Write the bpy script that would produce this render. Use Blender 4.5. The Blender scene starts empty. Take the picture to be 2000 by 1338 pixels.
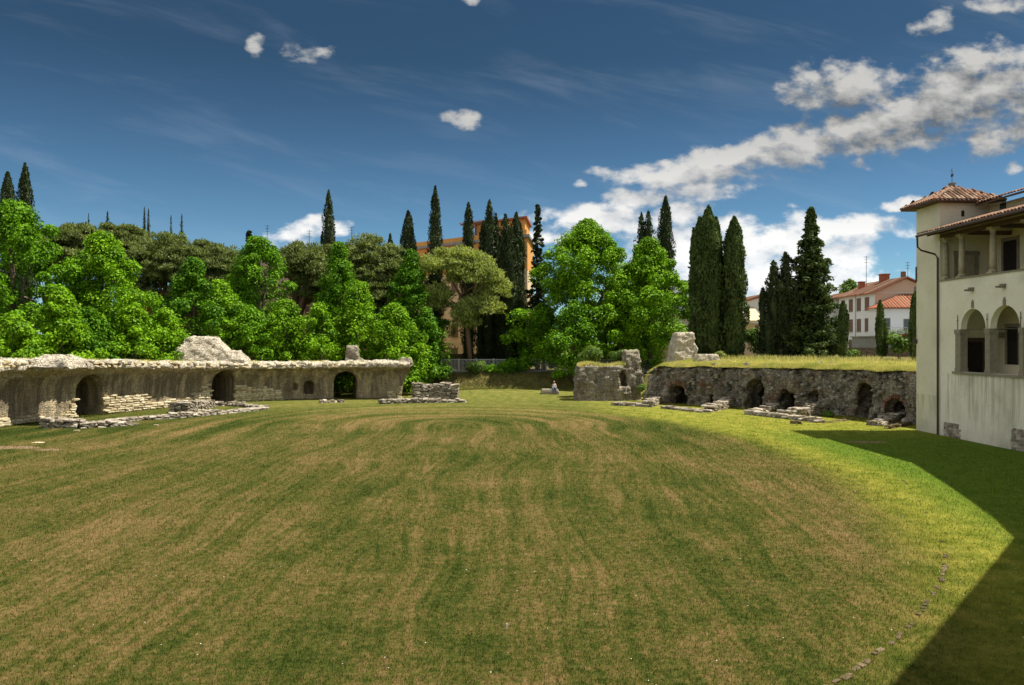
import bpy, bmesh, math, random
import numpy as np
from mathutils import Vector, Matrix, noise as mn
from math import radians, sin, cos, pi, atan2, sqrt

random.seed(11)
rng = np.random.default_rng(11)
SC = bpy.context.scene
COL = SC.collection

# ------------------------------------------------------------------ camera
FOC = 1525.0          # focal length in pixels of the 2000 px wide photograph
EYE = 5.2             # the photographer stands on the museum's upper floor
HOR = 671.0           # row of the horizon
cam_d = bpy.data.cameras.new('camera')
cam_d.sensor_width = 36.0
cam_d.lens = 36.0 * FOC / 2000.0
cam_d.shift_y = (HOR - 669.0) / 2000.0
cam_d.clip_start = 0.1
cam_d.clip_end = 9000.0
cam = bpy.data.objects.new('camera', cam_d)
cam.location = (0, 0, EYE)
cam.rotation_euler = (radians(90), 0, 0)
COL.objects.link(cam)
SC.camera = cam

# ------------------------------------------------------------------ light
SUN_DIR = Vector((0.52, 0.07, 1.0)).normalized()       # towards the sun
SUN_EL = math.asin(SUN_DIR.z)
SUN_AZ = atan2(SUN_DIR.x, SUN_DIR.y)
sun_d = bpy.data.lights.new('sun', 'SUN')
sun_d.energy = 4.3
sun_d.angle = radians(0.53)
sun_d.color = (1.0, 0.94, 0.83)
sun = bpy.data.objects.new('sun', sun_d)
sun.rotation_euler = SUN_DIR.to_track_quat('Z', 'Y').to_euler()
sun.location = (40, 10, 80)
COL.objects.link(sun)

SC.view_settings.view_transform = 'Standard'
SC.view_settings.look = 'None'
SC.view_settings.exposure = 0.85
SC.view_settings.gamma = 1.0
SC.view_settings.use_curve_mapping = False
SC.cycles.max_bounces = 6
SC.cycles.transparent_max_bounces = 6


# ------------------------------------------------------------------ node helper
class NT:
    def __init__(self, tree):
        self.t = tree
        tree.nodes.clear()

    def n(self, typ, **kw):
        nd = self.t.nodes.new(typ)
        for k, v in kw.items():
            setattr(nd, k, v)
        return nd

    def put(self, sock, v):
        if isinstance(v, bpy.types.NodeSocket):
            self.t.links.new(v, sock)
        elif v is not None:
            if sock.type == 'RGBA' and len(v) == 3:
                v = (v[0], v[1], v[2], 1.0)
            sock.default_value = v

    def math(self, op, a, b=None, c=None, clamp=False):
        nd = self.n('ShaderNodeMath', operation=op, use_clamp=clamp)
        self.put(nd.inputs[0], a)
        if b is not None:
            self.put(nd.inputs[1], b)
        if c is not None:
            self.put(nd.inputs[2], c)
        return nd.outputs[0]

    def vmath(self, op, a, b=None):
        nd = self.n('ShaderNodeVectorMath', operation=op)
        self.put(nd.inputs[0], a)
        if b is not None:
            self.put(nd.inputs[1], b)
        return nd.outputs[0]

    def noise(self, vec, scale, detail=3.0, rough=0.55, dist=0.0):
        nd = self.n('ShaderNodeTexNoise')
        self.put(nd.inputs['Vector'], vec)
        nd.inputs['Scale'].default_value = scale
        nd.inputs['Detail'].default_value = detail
        nd.inputs['Roughness'].default_value = rough
        nd.inputs['Distortion'].default_value = dist
        return nd.outputs[0]

    def voro(self, vec, scale, feature='F1', out=0, rnd=1.0):
        nd = self.n('ShaderNodeTexVoronoi', feature=feature)
        self.put(nd.inputs['Vector'], vec)
        nd.inputs['Scale'].default_value = scale
        nd.inputs['Randomness'].default_value = rnd
        return nd.outputs[out]

    def mr(self, v, a, b, c=0.0, d=1.0, smooth=False):
        nd = self.n('ShaderNodeMapRange')
        nd.interpolation_type = 'SMOOTHSTEP' if smooth else 'LINEAR'
        nd.clamp = True
        self.put(nd.inputs[0], v)
        for i, x in enumerate((a, b, c, d)):
            self.put(nd.inputs[i + 1], x)
        return nd.outputs[0]

    def mix(self, f, a, b, blend='MIX'):
        nd = self.n('ShaderNodeMix', data_type='RGBA', blend_type=blend)
        self.put(nd.inputs[0], f)
        self.put(nd.inputs[6], a)
        self.put(nd.inputs[7], b)
        return nd.outputs[2]

    def ramp(self, f, stops):
        nd = self.n('ShaderNodeValToRGB')
        cr = nd.color_ramp
        while len(cr.elements) < len(stops):
            cr.elements.new(0.5)
        for e, (p, c) in zip(cr.elements, stops):
            e.position = p
            e.color = (c[0], c[1], c[2], 1)
        self.put(nd.inputs[0], f)
        return nd.outputs[0]

    def xyz(self, v):
        nd = self.n('ShaderNodeSeparateXYZ')
        self.put(nd.inputs[0], v)
        return nd.outputs[0], nd.outputs[1], nd.outputs[2]

    def comb(self, x=0.0, y=0.0, z=0.0):
        nd = self.n('ShaderNodeCombineXYZ')
        for i, v in enumerate((x, y, z)):
            self.put(nd.inputs[i], v)
        return nd.outputs[0]

    def pos(self):
        return self.n('ShaderNodeNewGeometry').outputs['Position']

    def island(self):
        return self.n('ShaderNodeNewGeometry').outputs['Random Per Island']

    def bump(self, h, strength=0.5, dist=0.05, normal=None):
        nd = self.n('ShaderNodeBump')
        nd.inputs['Strength'].default_value = strength
        nd.inputs['Distance'].default_value = dist
        self.put(nd.inputs['Height'], h)
        if normal is not None:
            self.put(nd.inputs['Normal'], normal)
        return nd.outputs[0]

    def out(self, color, rough=0.9, normal=None, spec=0.25, metal=0.0, transl=None):
        p = self.n('ShaderNodeBsdfPrincipled')
        self.put(p.inputs['Base Color'], color)
        self.put(p.inputs['Roughness'], rough)
        p.inputs['Specular IOR Level'].default_value = spec
        p.inputs['Metallic'].default_value = metal
        if normal is not None:
            self.put(p.inputs['Normal'], normal)
        o = self.n('ShaderNodeOutputMaterial')
        sh = p.outputs[0]
        if transl:
            tr = self.n('ShaderNodeBsdfTranslucent')
            self.put(tr.inputs[0], transl[1])
            ms = self.n('ShaderNodeMixShader')
            ms.inputs[0].default_value = transl[0]
            self.t.links.new(sh, ms.inputs[1])
            self.t.links.new(tr.outputs[0], ms.inputs[2])
            sh = ms.outputs[0]
        self.t.links.new(sh, o.inputs[0])
        return p


def material(name):
    m = bpy.data.materials.new(name)
    m.use_nodes = True
    return m, NT(m.node_tree)


# ------------------------------------------------------------------ sky with clouds
world = bpy.data.worlds.new('World')
SC.world = world
world.use_nodes = True
w = NT(world.node_tree)
sky = w.n('ShaderNodeTexSky', sky_type='NISHITA')
sky.sun_disc = False
sky.sun_elevation = SUN_EL
sky.sun_rotation = SUN_AZ
sky.air_density = 1.0
sky.dust_density = 0.4
sky.ozone_density = 2.5
sky.altitude = 300
dirv = w.n('ShaderNodeTexCoord').outputs['Generated']
dx, dy, dz = w.xyz(dirv)

# where the clouds stand: bearing tan(x/y) and height tan(z/y), as the photo shows them, in pixels of 2000
CL = [(1640, 172, 88, 40, 0), (1745, 235, 120, 42, -18), (1870, 185, 130, 60, -20), (1975, 165, 80, 62, 0),
      (1545, 288, 130, 30, -8), (1420, 306, 95, 20, -10), (1700, 255, 95, 30, 0), (1543, 200, 20, 26, 20),
      (1330, 345, 130, 18, 4), (1245, 380, 62, 20, 0), (1250, 337, 42, 12, 0), (1370, 372, 75, 22, 0),
      (1965, 262, 65, 36, -15), (1915, 253, 20, 12, 0), (1988, 326, 22, 11, 0), (1190, 425, 125, 24, 0),
      (1325, 418, 62, 24, 0), (1400, 500, 150, 52, -4), (1640, 447, 110, 28, 0), (1540, 470, 90, 26, -8),
      (1735, 452, 18, 8, 0), (1640, 530, 45, 24, 0), (1768, 390, 62, 10, -8), (605, 455, 68, 22, -4),
      (672, 457, 18, 14, 0), (488, 86, 17, 20, 10), (600, 100, 48, 16, 5), (895, 224, 42, 13, 5),
      (912, 4, 22, 7, 0), (1825, 42, 42, 20, -20), (1950, 6, 60, 16, -6), (1140, 356, 16, 5, -15),
      (1580, 500, 110, 60, 0), (1470, 560, 230, 55, 0), (1380, 540, 120, 60, 0), (1090, 460, 60, 14, 0), (1130, 420, 60, 13, 0), (1690, 322, 16, 7, 0)]


def build_cloud_group():
    g = bpy.data.node_groups.new('cloud_density', 'ShaderNodeTree')
    g.interface.new_socket('uv', in_out='INPUT', socket_type='NodeSocketVector')
    g.interface.new_socket('density', in_out='OUTPUT', socket_type='NodeSocketFloat')
    q = NT(g)
    gi = q.n('NodeGroupInput')
    go = q.n('NodeGroupOutput')
    uv = gi.outputs[0]
    # soft warp so that no blob keeps an elliptical outline
    wn = q.n('ShaderNodeTexNoise')
    wn.inputs['Scale'].default_value = 11.0
    wn.inputs['Detail'].default_value = 3.0
    q.put(wn.inputs['Vector'], uv)
    wv = q.vmath('SUBTRACT', wn.outputs['Color'], (0.5, 0.5, 0.5))
    sc = q.n('ShaderNodeVectorMath', operation='SCALE')
    q.put(sc.inputs[0], wv)
    sc.inputs['Scale'].default_value = 0.045
    uvw = q.vmath('ADD', uv, sc.outputs[0])
    x, y, _ = q.xyz(uvw)
    best = None
    for (px, py, a, b, rot) in CL:
        cx, cy = (px - 1000) / FOC, (HOR - py) / FOC
        th = radians(-rot)
        a_, b_ = (a * 1.3 + 5) / FOC, (b * 1.35 + 4) / FOC
        ex = q.math('SUBTRACT', x, cx)
        ey = q.math('SUBTRACT', y, cy)
        p1 = q.math('MULTIPLY_ADD', ex, cos(th) / a_, q.math('MULTIPLY', ey, sin(th) / a_))
        p2 = q.math('MULTIPLY_ADD', ex, -sin(th) / b_, q.math('MULTIPLY', ey, cos(th) / b_))
        r2 = q.math('MULTIPLY_ADD', p1, p1, q.math('MULTIPLY', p2, p2))
        pk = min(1.18, 0.44 + a / 135.0)
        d = q.math('MULTIPLY_ADD', r2, -1.0, pk)
        best = d if best is None else q.math('SMOOTH_MAX', best, d, 0.25)
    best = q.math('SUBTRACT', q.math('MAXIMUM', best, -1.2), 0.08)
    n1 = q.noise(q.vmath('MULTIPLY', uv, (1.0, 1.6, 1.0)), 26.0, 8.0, 0.57)
    n1 = q.math('MULTIPLY', q.math('SUBTRACT', n1, 0.5), 3.2)
    q.put(go.inputs[0], q.math('ADD', best, n1))
    return g


cg = build_cloud_group()
front = w.math('GREATER_THAN', dy, 0.02)
u = w.math('DIVIDE', dx, w.math('MAXIMUM', dy, 0.02))
v = w.math('DIVIDE', dz, w.math('MAXIMUM', dy, 0.02))
g1 = w.n('ShaderNodeGroup', node_tree=cg)
w.put(g1.inputs[0], w.comb(u, v, 0.0))
g2 = w.n('ShaderNodeGroup', node_tree=cg)
w.put(g2.inputs[0], w.comb(w.math('ADD', u, 0.010), w.math('ADD', v, 0.026), 0.0))
den, den2 = g1.outputs[0], g2.outputs[0]
# unseen bright cloud cover added all round outside the frame, for fill light
gd = w.noise(w.vmath('MULTIPLY', dirv, (1.0, 1.0, 2.2)), 2.4, 7.0, 0.6)
inview = w.math('MULTIPLY', front, w.math('MULTIPLY', w.mr(w.math('ABSOLUTE', u), 0.66, 0.85, 1.0, 0.0, True), w.mr(v, 0.46, 0.62, 1.0, 0.0, True)))
elsew = w.math('MULTIPLY', w.math('SUBTRACT', 1.0, inview), w.mr(dz, 0.0, 0.06))
alpha = w.math('MAXIMUM', w.math('MULTIPLY', w.mr(den, -0.05, 0.95, 0, 1, True), inview), w.math('MULTIPLY', w.mr(gd, 0.46, 0.56, 0, 1, True), elsew))
lit = w.mr(w.math('SUBTRACT', den, w.math('MULTIPLY', den2, 1.0)), -0.75, 0.85)
# low clouds are farther and whiter than the grey bellied ones higher up
low = w.mr(v, 0.10, 0.26, 1.0, 0.0)
c_hi = w.mix(lit, (0.95, 1.05, 1.15), (3.9, 3.85, 3.7))
c_lo = w.mix(lit, (4.8, 5.1, 5.5), (7.4, 7.4, 7.3))
cloud_c = w.mix(low, c_hi, c_lo)
cloud_c = w.mix(inview, (7.4, 7.4, 7.5), cloud_c)
# thin cirrus
st = w.noise(w.vmath('MULTIPLY', w.comb(w.math('MULTIPLY_ADD', v, -0.6, u), w.math('MULTIPLY_ADD', u, 0.25, v), 0.0), (1.4, 9.0, 1.0)), 2.2, 5.0, 0.6, 0.4)
cir = w.math('MULTIPLY', w.mr(st, 0.48, 0.78, 0, 0.10, True), front)
gm = w.n('ShaderNodeGamma')
w.put(gm.inputs[0], sky.outputs[0])
gm.inputs[1].default_value = 1.0
SKY_TINT = (0.155, 0.235, 0.265)
elev = w.math('MAXIMUM', dz, 0.0)
deep = w.mr(elev, 0.02, 0.34, 1.0, 0.0)
tint = w.mix(w.math('POWER', deep, 1.25), SKY_TINT, (0.46, 0.68, 0.80))
skyc = w.mix(1.0, gm.outputs[0], tint, 'MULTIPLY')
skyc = w.mix(cir, skyc, (4.0, 4.4, 5.0))
skyc = w.mix(alpha, skyc, cloud_c)
bg = w.n('ShaderNodeBackground')
w.put(bg.inputs[0], skyc)
bg.inputs[1].default_value = 0.085
wo = w.n('ShaderNodeOutputWorld')
w.t.links.new(bg.outputs[0], wo.inputs[0])


# ------------------------------------------------------------------ materials
def lawn_color(q, P):
    """colour of the mown arena at world position P: green sward, dry brown lanes of the mower, greener rim"""
    x, y, z = q.xyz(P)
    warp = q.math('MULTIPLY', q.math('SUBTRACT', q.noise(P, 0.09, 2.0), 0.5), 0.16)
    ex = q.math('DIVIDE', q.math('ADD', x, 6.0), 24.0)
    ey = q.math('DIVIDE', q.math('SUBTRACT', y, 36.0), 37.0)
    r = q.math('SQRT', q.math('MULTIPLY_ADD', ex, ex, q.math('MULTIPLY', ey, ey)))
    rw = q.math('ADD', r, warp)
    # the mower went up and down and turned at the far end: lanes lie parallel to a line through the middle
    lx = q.math('ADD', x, 3.5)
    ly = q.math('MAXIMUM', q.math('SUBTRACT', y, 50.0), 0.0)
    dl = q.math('SQRT', q.math('MULTIPLY_ADD', lx, lx, q.math('MULTIPLY', q.math('MULTIPLY', ly, ly), 0.8)))
    dw = q.math('MULTIPLY_ADD', q.math('SUBTRACT', q.noise(P, 0.06, 2.0), 0.5), 5.0, dl)
    flat = q.vmath('MULTIPLY', P, (1, 1, 0.2))
    lane = q.noise(q.comb(q.math('MULTIPLY', dw, 0.75), q.math('MULTIPLY', y, 0.05), q.math('MULTIPLY', x, 0.04)), 1.0, 2.0, 0.5)
    lane2 = q.noise(q.comb(q.math('MULTIPLY', dw, 4.6), q.math('MULTIPLY', y, 0.16), q.math('MULTIPLY', x, 0.1)), 1.0, 2.0, 0.5)
    patch = q.noise(flat, 0.16, 3.0, 0.6)
    mid = q.noise(flat, 1.3, 4.0, 0.65)
    fine = q.noise(flat, 6.0, 5.0, 0.75)
    turn = q.math('MULTIPLY', q.mr(y, 36.0, 50.0, 0, 1, True), q.mr(y, 62.0, 76.0, 1, 0, True))
    b = q.math('MULTIPLY', q.math('SUBTRACT', lane, 0.5), q.math('MULTIPLY_ADD', turn, 1.1, 0.80))
    b = q.math('MULTIPLY_ADD', q.math('SUBTRACT', lane2, 0.5), 0.85, b)
    b = q.math('MULTIPLY_ADD', q.math('SUBTRACT', patch, 0.5), 1.1, b)
    b = q.math('MULTIPLY_ADD', q.math('SUBTRACT', mid, 0.5), 0.95, b)
    b = q.math('MULTIPLY_ADD', q.math('SUBTRACT', fine, 0.5), 2.2, b)
    rim = q.mr(q.math('ADD', r, q.math('MULTIPLY', warp, 0.5)), 0.74, 0.87, 0, 1, True)
    b = q.math('SUBTRACT', q.math('ADD', b, 0.54), q.math('MULTIPLY', rim, 0.25))
    c = q.ramp(b, [(0.0, (0.030, 0.047, 0.007)), (0.28, (0.055, 0.072, 0.012)), (0.50, (0.093, 0.093, 0.020)),
                   (0.72, (0.145, 0.114, 0.036)), (1.0, (0.22, 0.150, 0.060))])
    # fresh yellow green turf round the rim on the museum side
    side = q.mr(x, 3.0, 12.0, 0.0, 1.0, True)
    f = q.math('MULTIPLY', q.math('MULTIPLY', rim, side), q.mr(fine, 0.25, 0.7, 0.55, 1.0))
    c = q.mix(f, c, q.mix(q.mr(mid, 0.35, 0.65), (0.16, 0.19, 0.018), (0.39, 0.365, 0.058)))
    lush_shade = q.mr(q.math('ADD', r, q.math('MULTIPLY', warp, 0.5)), 0.83, 0.95, 0, 1, True)  # lusher green turf that also puts the museum's shade into the colour
    lush_shade = q.math('MULTIPLY', lush_shade, q.mr(y, 40.0, 50.0, 1.0, 0.0, True))
    c = q.mix(q.math('MULTIPLY', q.math('MULTIPLY', lush_shade, side), 0.8), c, q.mix(q.mr(fine, 0.35, 0.65), (0.045, 0.115, 0.010), (0.12, 0.21, 0.018)))
    far = q.mr(y, 50.0, 80.0, 0.0, 0.62, True)
    c = q.mix(far, c, q.mix(q.mr(mid, 0.35, 0.65), (0.14, 0.165, 0.03), (0.34, 0.31, 0.08)))
    return c, fine, mid


def m_ground():
    m, q = material('lawn')
    P = q.pos()
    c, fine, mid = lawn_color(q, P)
    x, y, z = q.xyz(P)
    # dry grass and bare soil on the banks above the arena
    bank = q.mr(z, 0.35, 0.9, 0, 1, True)
    bc = q.ramp(q.noise(P, 1.8, 5.0, 0.7), [(0.25, (0.045, 0.06, 0.015)), (0.5, (0.16, 0.14, 0.045)), (0.75, (0.33, 0.25, 0.11))])
    c = q.mix(bank, c, bc)
    v2 = q.noise(q.vmath('MULTIPLY', P, (1, 1, 1)), 38.0, 3.0, 0.7)
    c = q.mix(q.mr(v2, 0.3, 0.7, 0.35, 0.0), c, (0.03, 0.035, 0.012))
    h = q.math('ADD', q.math('MULTIPLY', fine, 1.0), q.math('MULTIPLY', v2, 0.8))
    q.out(c, 0.95, q.bump(h, 0.8, 0.05), 0.03)
    return m


def m_grass(name, dry=None):
    m, q = material(name)
    P = q.pos()
    isl = q.island()
    if dry:
        c = q.mix(isl, dry[0], dry[1])
        c = q.mix(q.mr(q.noise(P, 0.7, 3.0), 0.35, 0.65), c, q.mix(isl, dry[2], dry[3]))
    else:
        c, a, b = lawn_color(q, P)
        c = q.mix(1.0, c, q.mix(isl, (0.62, 0.62, 0.6), (1.5, 1.45, 1.3)), 'MULTIPLY')
    q.out(c, 0.9, None, 0.04, transl=(0.25, c))
    return m


def m_leaf(name, dark, light, tr=0.28, rough=0.5):
    m, q = material(name)
    isl = q.island()
    P = q.pos()
    f = q.math('ADD', q.math('MULTIPLY', isl, 0.45), q.math('MULTIPLY', q.mr(q.noise(P, 0.75, 3.0), 0.34, 0.66), 0.55))
    c = q.mix(f, dark, light)
    tc = q.mix(1.0, c, (1.5, 1.6, 0.6), 'MULTIPLY')
    q.out(c, rough, None, 0.10, transl=(tr, tc))
    return m


def m_bark(name, a, b):
    m, q = material(name)
    P = q.vmath('MULTIPLY', q.pos(), (1, 1, 0.25))
    n = q.noise(P, 9.0, 5.0, 0.7)
    q.out(q.mix(n, a, b), 0.9, q.bump(n, 0.8, 0.04))
    return m


def m_ruin(name, base, light, dark, lip_z=None, moss=(0.08, 0.10, 0.03), stain=0.75, brick=0.0, stain_lo=1.0):
    """weathered roman concrete and rubble: layered courses, vertical water stains, lichen"""
    m, q = material(name)
    P = q.pos()
    x, y, z = q.xyz(P)
    big = q.noise(P, 0.55, 4.0, 0.6)
    mid = q.noise(P, 2.6, 5.0, 0.7)
    fine = q.noise(P, 14.0, 4.0, 0.7)
    course = q.noise(q.vmath('MULTIPLY', P, (0.9, 0.9, 7.0)), 1.6, 3.0, 0.6)
    c = q.mix(q.mr(mid, 0.40, 0.60), base, light)
    c = q.mix(q.mr(q.noise(P, 1.1, 6.0, 0.75), 0.46, 0.56, 0.0, 0.45), c, q.mix(0.4, base, dark))
    c = q.mix(q.mr(fine, 0.35, 0.75, 0.0, 0.6), c, q.mix(0.5, light, (0.5, 0.42, 0.30)))
    c = q.mix(q.mr(course, 0.42, 0.58, 0.40, 0.0), c, q.mix(0.5, base, dark))
    # pits and open joints
    vv = q.voro(q.vmath('MULTIPLY', P, (1.0, 1.0, 2.0)), 4.2, 'DISTANCE_TO_EDGE', 0)
    joint = q.mr(vv, 0.0, 0.10, 0.65, 0.0)
    c = q.mix(joint, c, dark)
    if stain:
        st = q.noise(q.vmath('MULTIPLY', P, (1.0, 1.0, 0.10)), 1.7, 4.0, 0.65, 0.3)
        s = q.mr(st, 0.36, 0.58, 0.0, stain)
        if lip_z:
            s = q.math('MULTIPLY', s, q.mr(z, lip_z - 0.25, lip_z + 0.15, 1.0, 0.0))
        s = q.math('MULTIPLY', s, q.mr(z, 0.0, stain_lo, 0.35, 1.0))
        c = q.mix(s, c, dark)
        s2 = q.noise(q.vmath('MULTIPLY', P, (1.0, 1.0, 0.14)), 3.3, 3.0, 0.6, 0.2)
        c = q.mix(q.math('MULTIPLY', q.mr(s2, 0.56, 0.70, 0.0, 0.45), q.mr(z, 0.4, 1.2)), c, q.mix(0.3, light, (0.40, 0.34, 0.22)))
    if brick:
        c = q.mix(q.mr(q.noise(P, 0.8, 3.0), 0.58, 0.72, 0.0, brick), c, (0.17, 0.075, 0.045))
    nrm = q.xyz(q.n('ShaderNodeNewGeometry').outputs['Normal'])[2]
    ms = q.math('MULTIPLY', q.mr(nrm, 0.55, 0.9), q.mr(q.noise(P, 1.2, 4.0), 0.52, 0.64))
    c = q.mix(q.math('MULTIPLY', ms, 0.75), c, moss)
    h = q.math('MULTIPLY_ADD', fine, 0.35, q.math('MULTIPLY', q.mr(vv, 0.0, 0.12), 0.7))
    h = q.math('MULTIPLY_ADD', course, 0.8, h)
    q.out(c, 0.95, q.bump(h, 0.9, 0.09), 0.1)
    return m


def m_stone(name, cols, bump=0.6):
    m, q = material(name)
    oi = q.n('ShaderNodeObjectInfo').outputs['Random']
    P = q.pos()
    n = q.noise(P, 3.5, 5.0, 0.7)
    f = q.noise(P, 22.0, 3.0, 0.7)
    c = q.ramp(q.math('MULTIPLY_ADD', q.math('SUBTRACT', n, 0.5), 0.9, oi), cols)
    c = q.mix(q.mr(f, 0.3, 0.6, 0.45, 0.0), c, (0.07, 0.06, 0.045))
    q.out(c, 0.95, q.bump(q.math('ADD', n, q.math('MULTIPLY', f, 0.4)), bump, 0.05), 0.1)
    return m


def m_plaster(name, a, b, stain=(0.36, 0.32, 0.22), amt=0.5, drips=None):
    m, q = material(name)
    P = q.pos()
    x, y, z = q.xyz(P)
    n = q.noise(P, 0.9, 5.0, 0.65)
    c = q.mix(q.mr(n, 0.3, 0.7), a, b)
    s = q.noise(P, 0.45, 4.0, 0.6)
    c = q.mix(q.mr(s, 0.5, 0.7, 0.0, amt), c, stain)
    if drips:
        d = q.noise(q.vmath('MULTIPLY', P, (1.0, 1.0, 0.06)), 4.5, 4.0, 0.7, 0.3)
        f = q.math('MULTIPLY', q.mr(d, 0.46, 0.68, 0.0, 0.65), q.math('MULTIPLY', q.mr(z, drips[0], drips[0] + 1.4), q.mr(z, drips[1] - 0.05, drips[1] + 0.05, 1.0, 0.0)))
        c = q.mix(f, c, (0.27, 0.25, 0.16))
        foot = q.math('MULTIPLY', q.mr(z, 0.0, 0.9, 0.55, 0.0), q.mr(s, 0.35, 0.6))
        c = q.mix(foot, c, (0.30, 0.28, 0.2))
    f = q.noise(P, 18.0, 4.0, 0.7)
    c = q.mix(q.mr(f, 0.35, 0.6, 0.18, 0.0), c, (0.22, 0.2, 0.15))
    q.out(c, 0.9, q.bump(q.math('ADD', q.math('MULTIPLY', f, 0.4), n), 0.35, 0.03), 0.15)
    return m


def m_plain(name, a, b=None, rough=0.7, scale=6.0, spec=0.3, metal=0.0, bump=0.15):
    m, q = material(name)
    n = q.noise(q.pos(), scale, 4.0, 0.65)
    q.out(q.mix(q.mr(n, 0.3, 0.7), a, b or tuple(v * 0.7 for v in a)), rough, q.bump(n, bump, 0.02), spec, metal)
    return m


def m_tile(name):
    m, q = material(name)
    oi = q.n('ShaderNodeObjectInfo').outputs['Random']
    isl = q.island()
    r = q.math('FRACT', q.math('ADD', oi, isl))
    P = q.pos()
    n = q.noise(P, 7.0, 4.0, 0.7)
    c = q.ramp(r, [(0.0, (0.09, 0.055, 0.038)), (0.35, (0.22, 0.11, 0.065)), (0.7, (0.33, 0.18, 0.11)), (1.0, (0.40, 0.29, 0.20))])
    c = q.mix(q.mr(n, 0.48, 0.66, 0.0, 0.7), c, (0.12, 0.10, 0.075))
    q.out(c, 0.9, q.bump(n, 0.5, 0.02), 0.15)
    return m


def m_glass(name):
    m, q = material(name)
    q.out((0.03, 0.04, 0.05), 0.08, None, 0.9)
    return m


M = {}
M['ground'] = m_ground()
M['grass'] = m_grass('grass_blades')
M['turf'] = m_plain('dry_turf', (0.55, 0.47, 0.17), (0.30, 0.30, 0.08), 0.95, 2.5, 0.1, bump=0.6)
M['drygrass'] = m_grass('tall_dry_grass', ((0.52, 0.48, 0.12), (0.80, 0.70, 0.30), (0.32, 0.40, 0.07), (0.62, 0.58, 0.18)))
M['bankgrass'] = m_grass('bank_grass', ((0.10, 0.13, 0.03), (0.30, 0.24, 0.09), (0.06, 0.10, 0.02), (0.22, 0.18, 0.06)))
M['leaf'] = m_leaf('chestnut_leaves', (0.022, 0.090, 0.003), (0.27, 0.49, 0.014), 0.18)
M['leaf_b'] = m_leaf('lime_leaves', (0.016, 0.070, 0.003), (0.20, 0.41, 0.014), 0.18)
M['leaf_c'] = m_leaf('deep_green_leaves', (0.014, 0.062, 0.004), (0.15, 0.33, 0.012), 0.17)
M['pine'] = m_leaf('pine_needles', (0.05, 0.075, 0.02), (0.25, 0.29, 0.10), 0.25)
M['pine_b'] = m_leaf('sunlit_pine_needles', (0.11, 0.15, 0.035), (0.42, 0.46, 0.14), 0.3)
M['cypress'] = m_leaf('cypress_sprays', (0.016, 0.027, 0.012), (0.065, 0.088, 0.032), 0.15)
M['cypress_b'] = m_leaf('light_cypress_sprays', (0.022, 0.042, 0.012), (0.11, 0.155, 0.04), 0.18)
M['shrub'] = m_leaf('shrub_leaves', (0.05, 0.10, 0.02), (0.20, 0.30, 0.06), 0.25)
M['bark'] = m_bark('bark', (0.06, 0.045, 0.03), (0.22, 0.17, 0.12))
M['pinebark'] = m_bark('pine_bark', (0.09, 0.05, 0.035), (0.30, 0.19, 0.13))
M['ruin_l'] = m_ruin('tan_roman_masonry', (0.60, 0.46, 0.25), (0.76, 0.65, 0.43), (0.12, 0.10, 0.075), lip_z=3.1, stain_lo=0.9, stain=0.75)
M['ruin_cap'] = m_ruin('bleached_rubble', (0.58, 0.50, 0.37), (0.88, 0.81, 0.66), (0.15, 0.12, 0.08), stain=0)
M['ruin_r'] = m_ruin('dark_mossy_rubble', (0.19, 0.17, 0.13), (0.64, 0.57, 0.44), (0.04, 0.036, 0.028), brick=0.8, moss=(0.10, 0.13, 0.02), stain=0.55)
M['ruin_m'] = m_ruin('grey_tan_rubble', (0.34, 0.295, 0.21), (0.66, 0.59, 0.46), (0.06, 0.052, 0.04), brick=0.6, moss=(0.16, 0.20, 0.03), stain=0.45)
M['stone_l'] = m_stone('cream_stone_blocks', [(0.0, (0.42, 0.32, 0.18)), (0.5, (0.64, 0.54, 0.34)), (1.0, (0.78, 0.69, 0.48))])
M['stone_g'] = m_stone('grey_brown_rubble_stone', [(0.0, (0.19, 0.155, 0.11)), (0.5, (0.36, 0.31, 0.24)), (1.0, (0.56, 0.49, 0.39))])
M['stone_d'] = m_stone('buried_stone', [(0.0, (0.09, 0.07, 0.035)), (0.5, (0.14, 0.105, 0.055)), (1.0, (0.20, 0.15, 0.085))])
M['stone_k'] = m_stone('dark_lichened_stone', [(0.0, (0.06, 0.055, 0.045)), (0.5, (0.17, 0.155, 0.125)), (1.0, (0.36, 0.33, 0.27))])
M['brick'] = m_stone('weathered_brick', [(0.0, (0.16, 0.075, 0.045)), (0.5, (0.25, 0.13, 0.085)), (1.0, (0.32, 0.24, 0.17))])
M['wall'] = m_plaster('cream_limewash', (0.76, 0.70, 0.54), (0.87, 0.83, 0.69), drips=(0.3, 3.55), amt=0.5)
M['tower'] = m_plaster('tower_limewash', (0.66, 0.61, 0.45), (0.76, 0.72, 0.57), amt=0.4, drips=(0.1, 2.2))
M['inner'] = m_plaster('loggia_plaster', (0.70, 0.62, 0.42), (0.80, 0.73, 0.54), amt=0.4)
M['pietra'] = m_plain('sandstone_trim', (0.30, 0.265, 0.19), (0.20, 0.175, 0.125), 0.85, 5.0, 0.2, bump=0.5)
M['column'] = m_plain('column_sandstone', (0.44, 0.385, 0.25), (0.30, 0.26, 0.17), 0.85, 5.0, 0.2, bump=0.4)
M['wood'] = m_plain('dark_timber', (0.12, 0.07, 0.05), (0.06, 0.04, 0.03), 0.8, 12)
M['iron'] = m_plain('dark_iron', (0.035, 0.03, 0.03), (0.06, 0.045, 0.035), 0.5, 20, 0.5)
M['copper'] = m_plain('brown_downpipe_metal', (0.075, 0.035, 0.03), (0.04, 0.025, 0.022), 0.45, 10, 0.5)
M['greymetal'] = m_plain('pale_painted_metal', (0.62, 0.63, 0.60), (0.48, 0.49, 0.47), 0.6, 9, 0.4)
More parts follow.
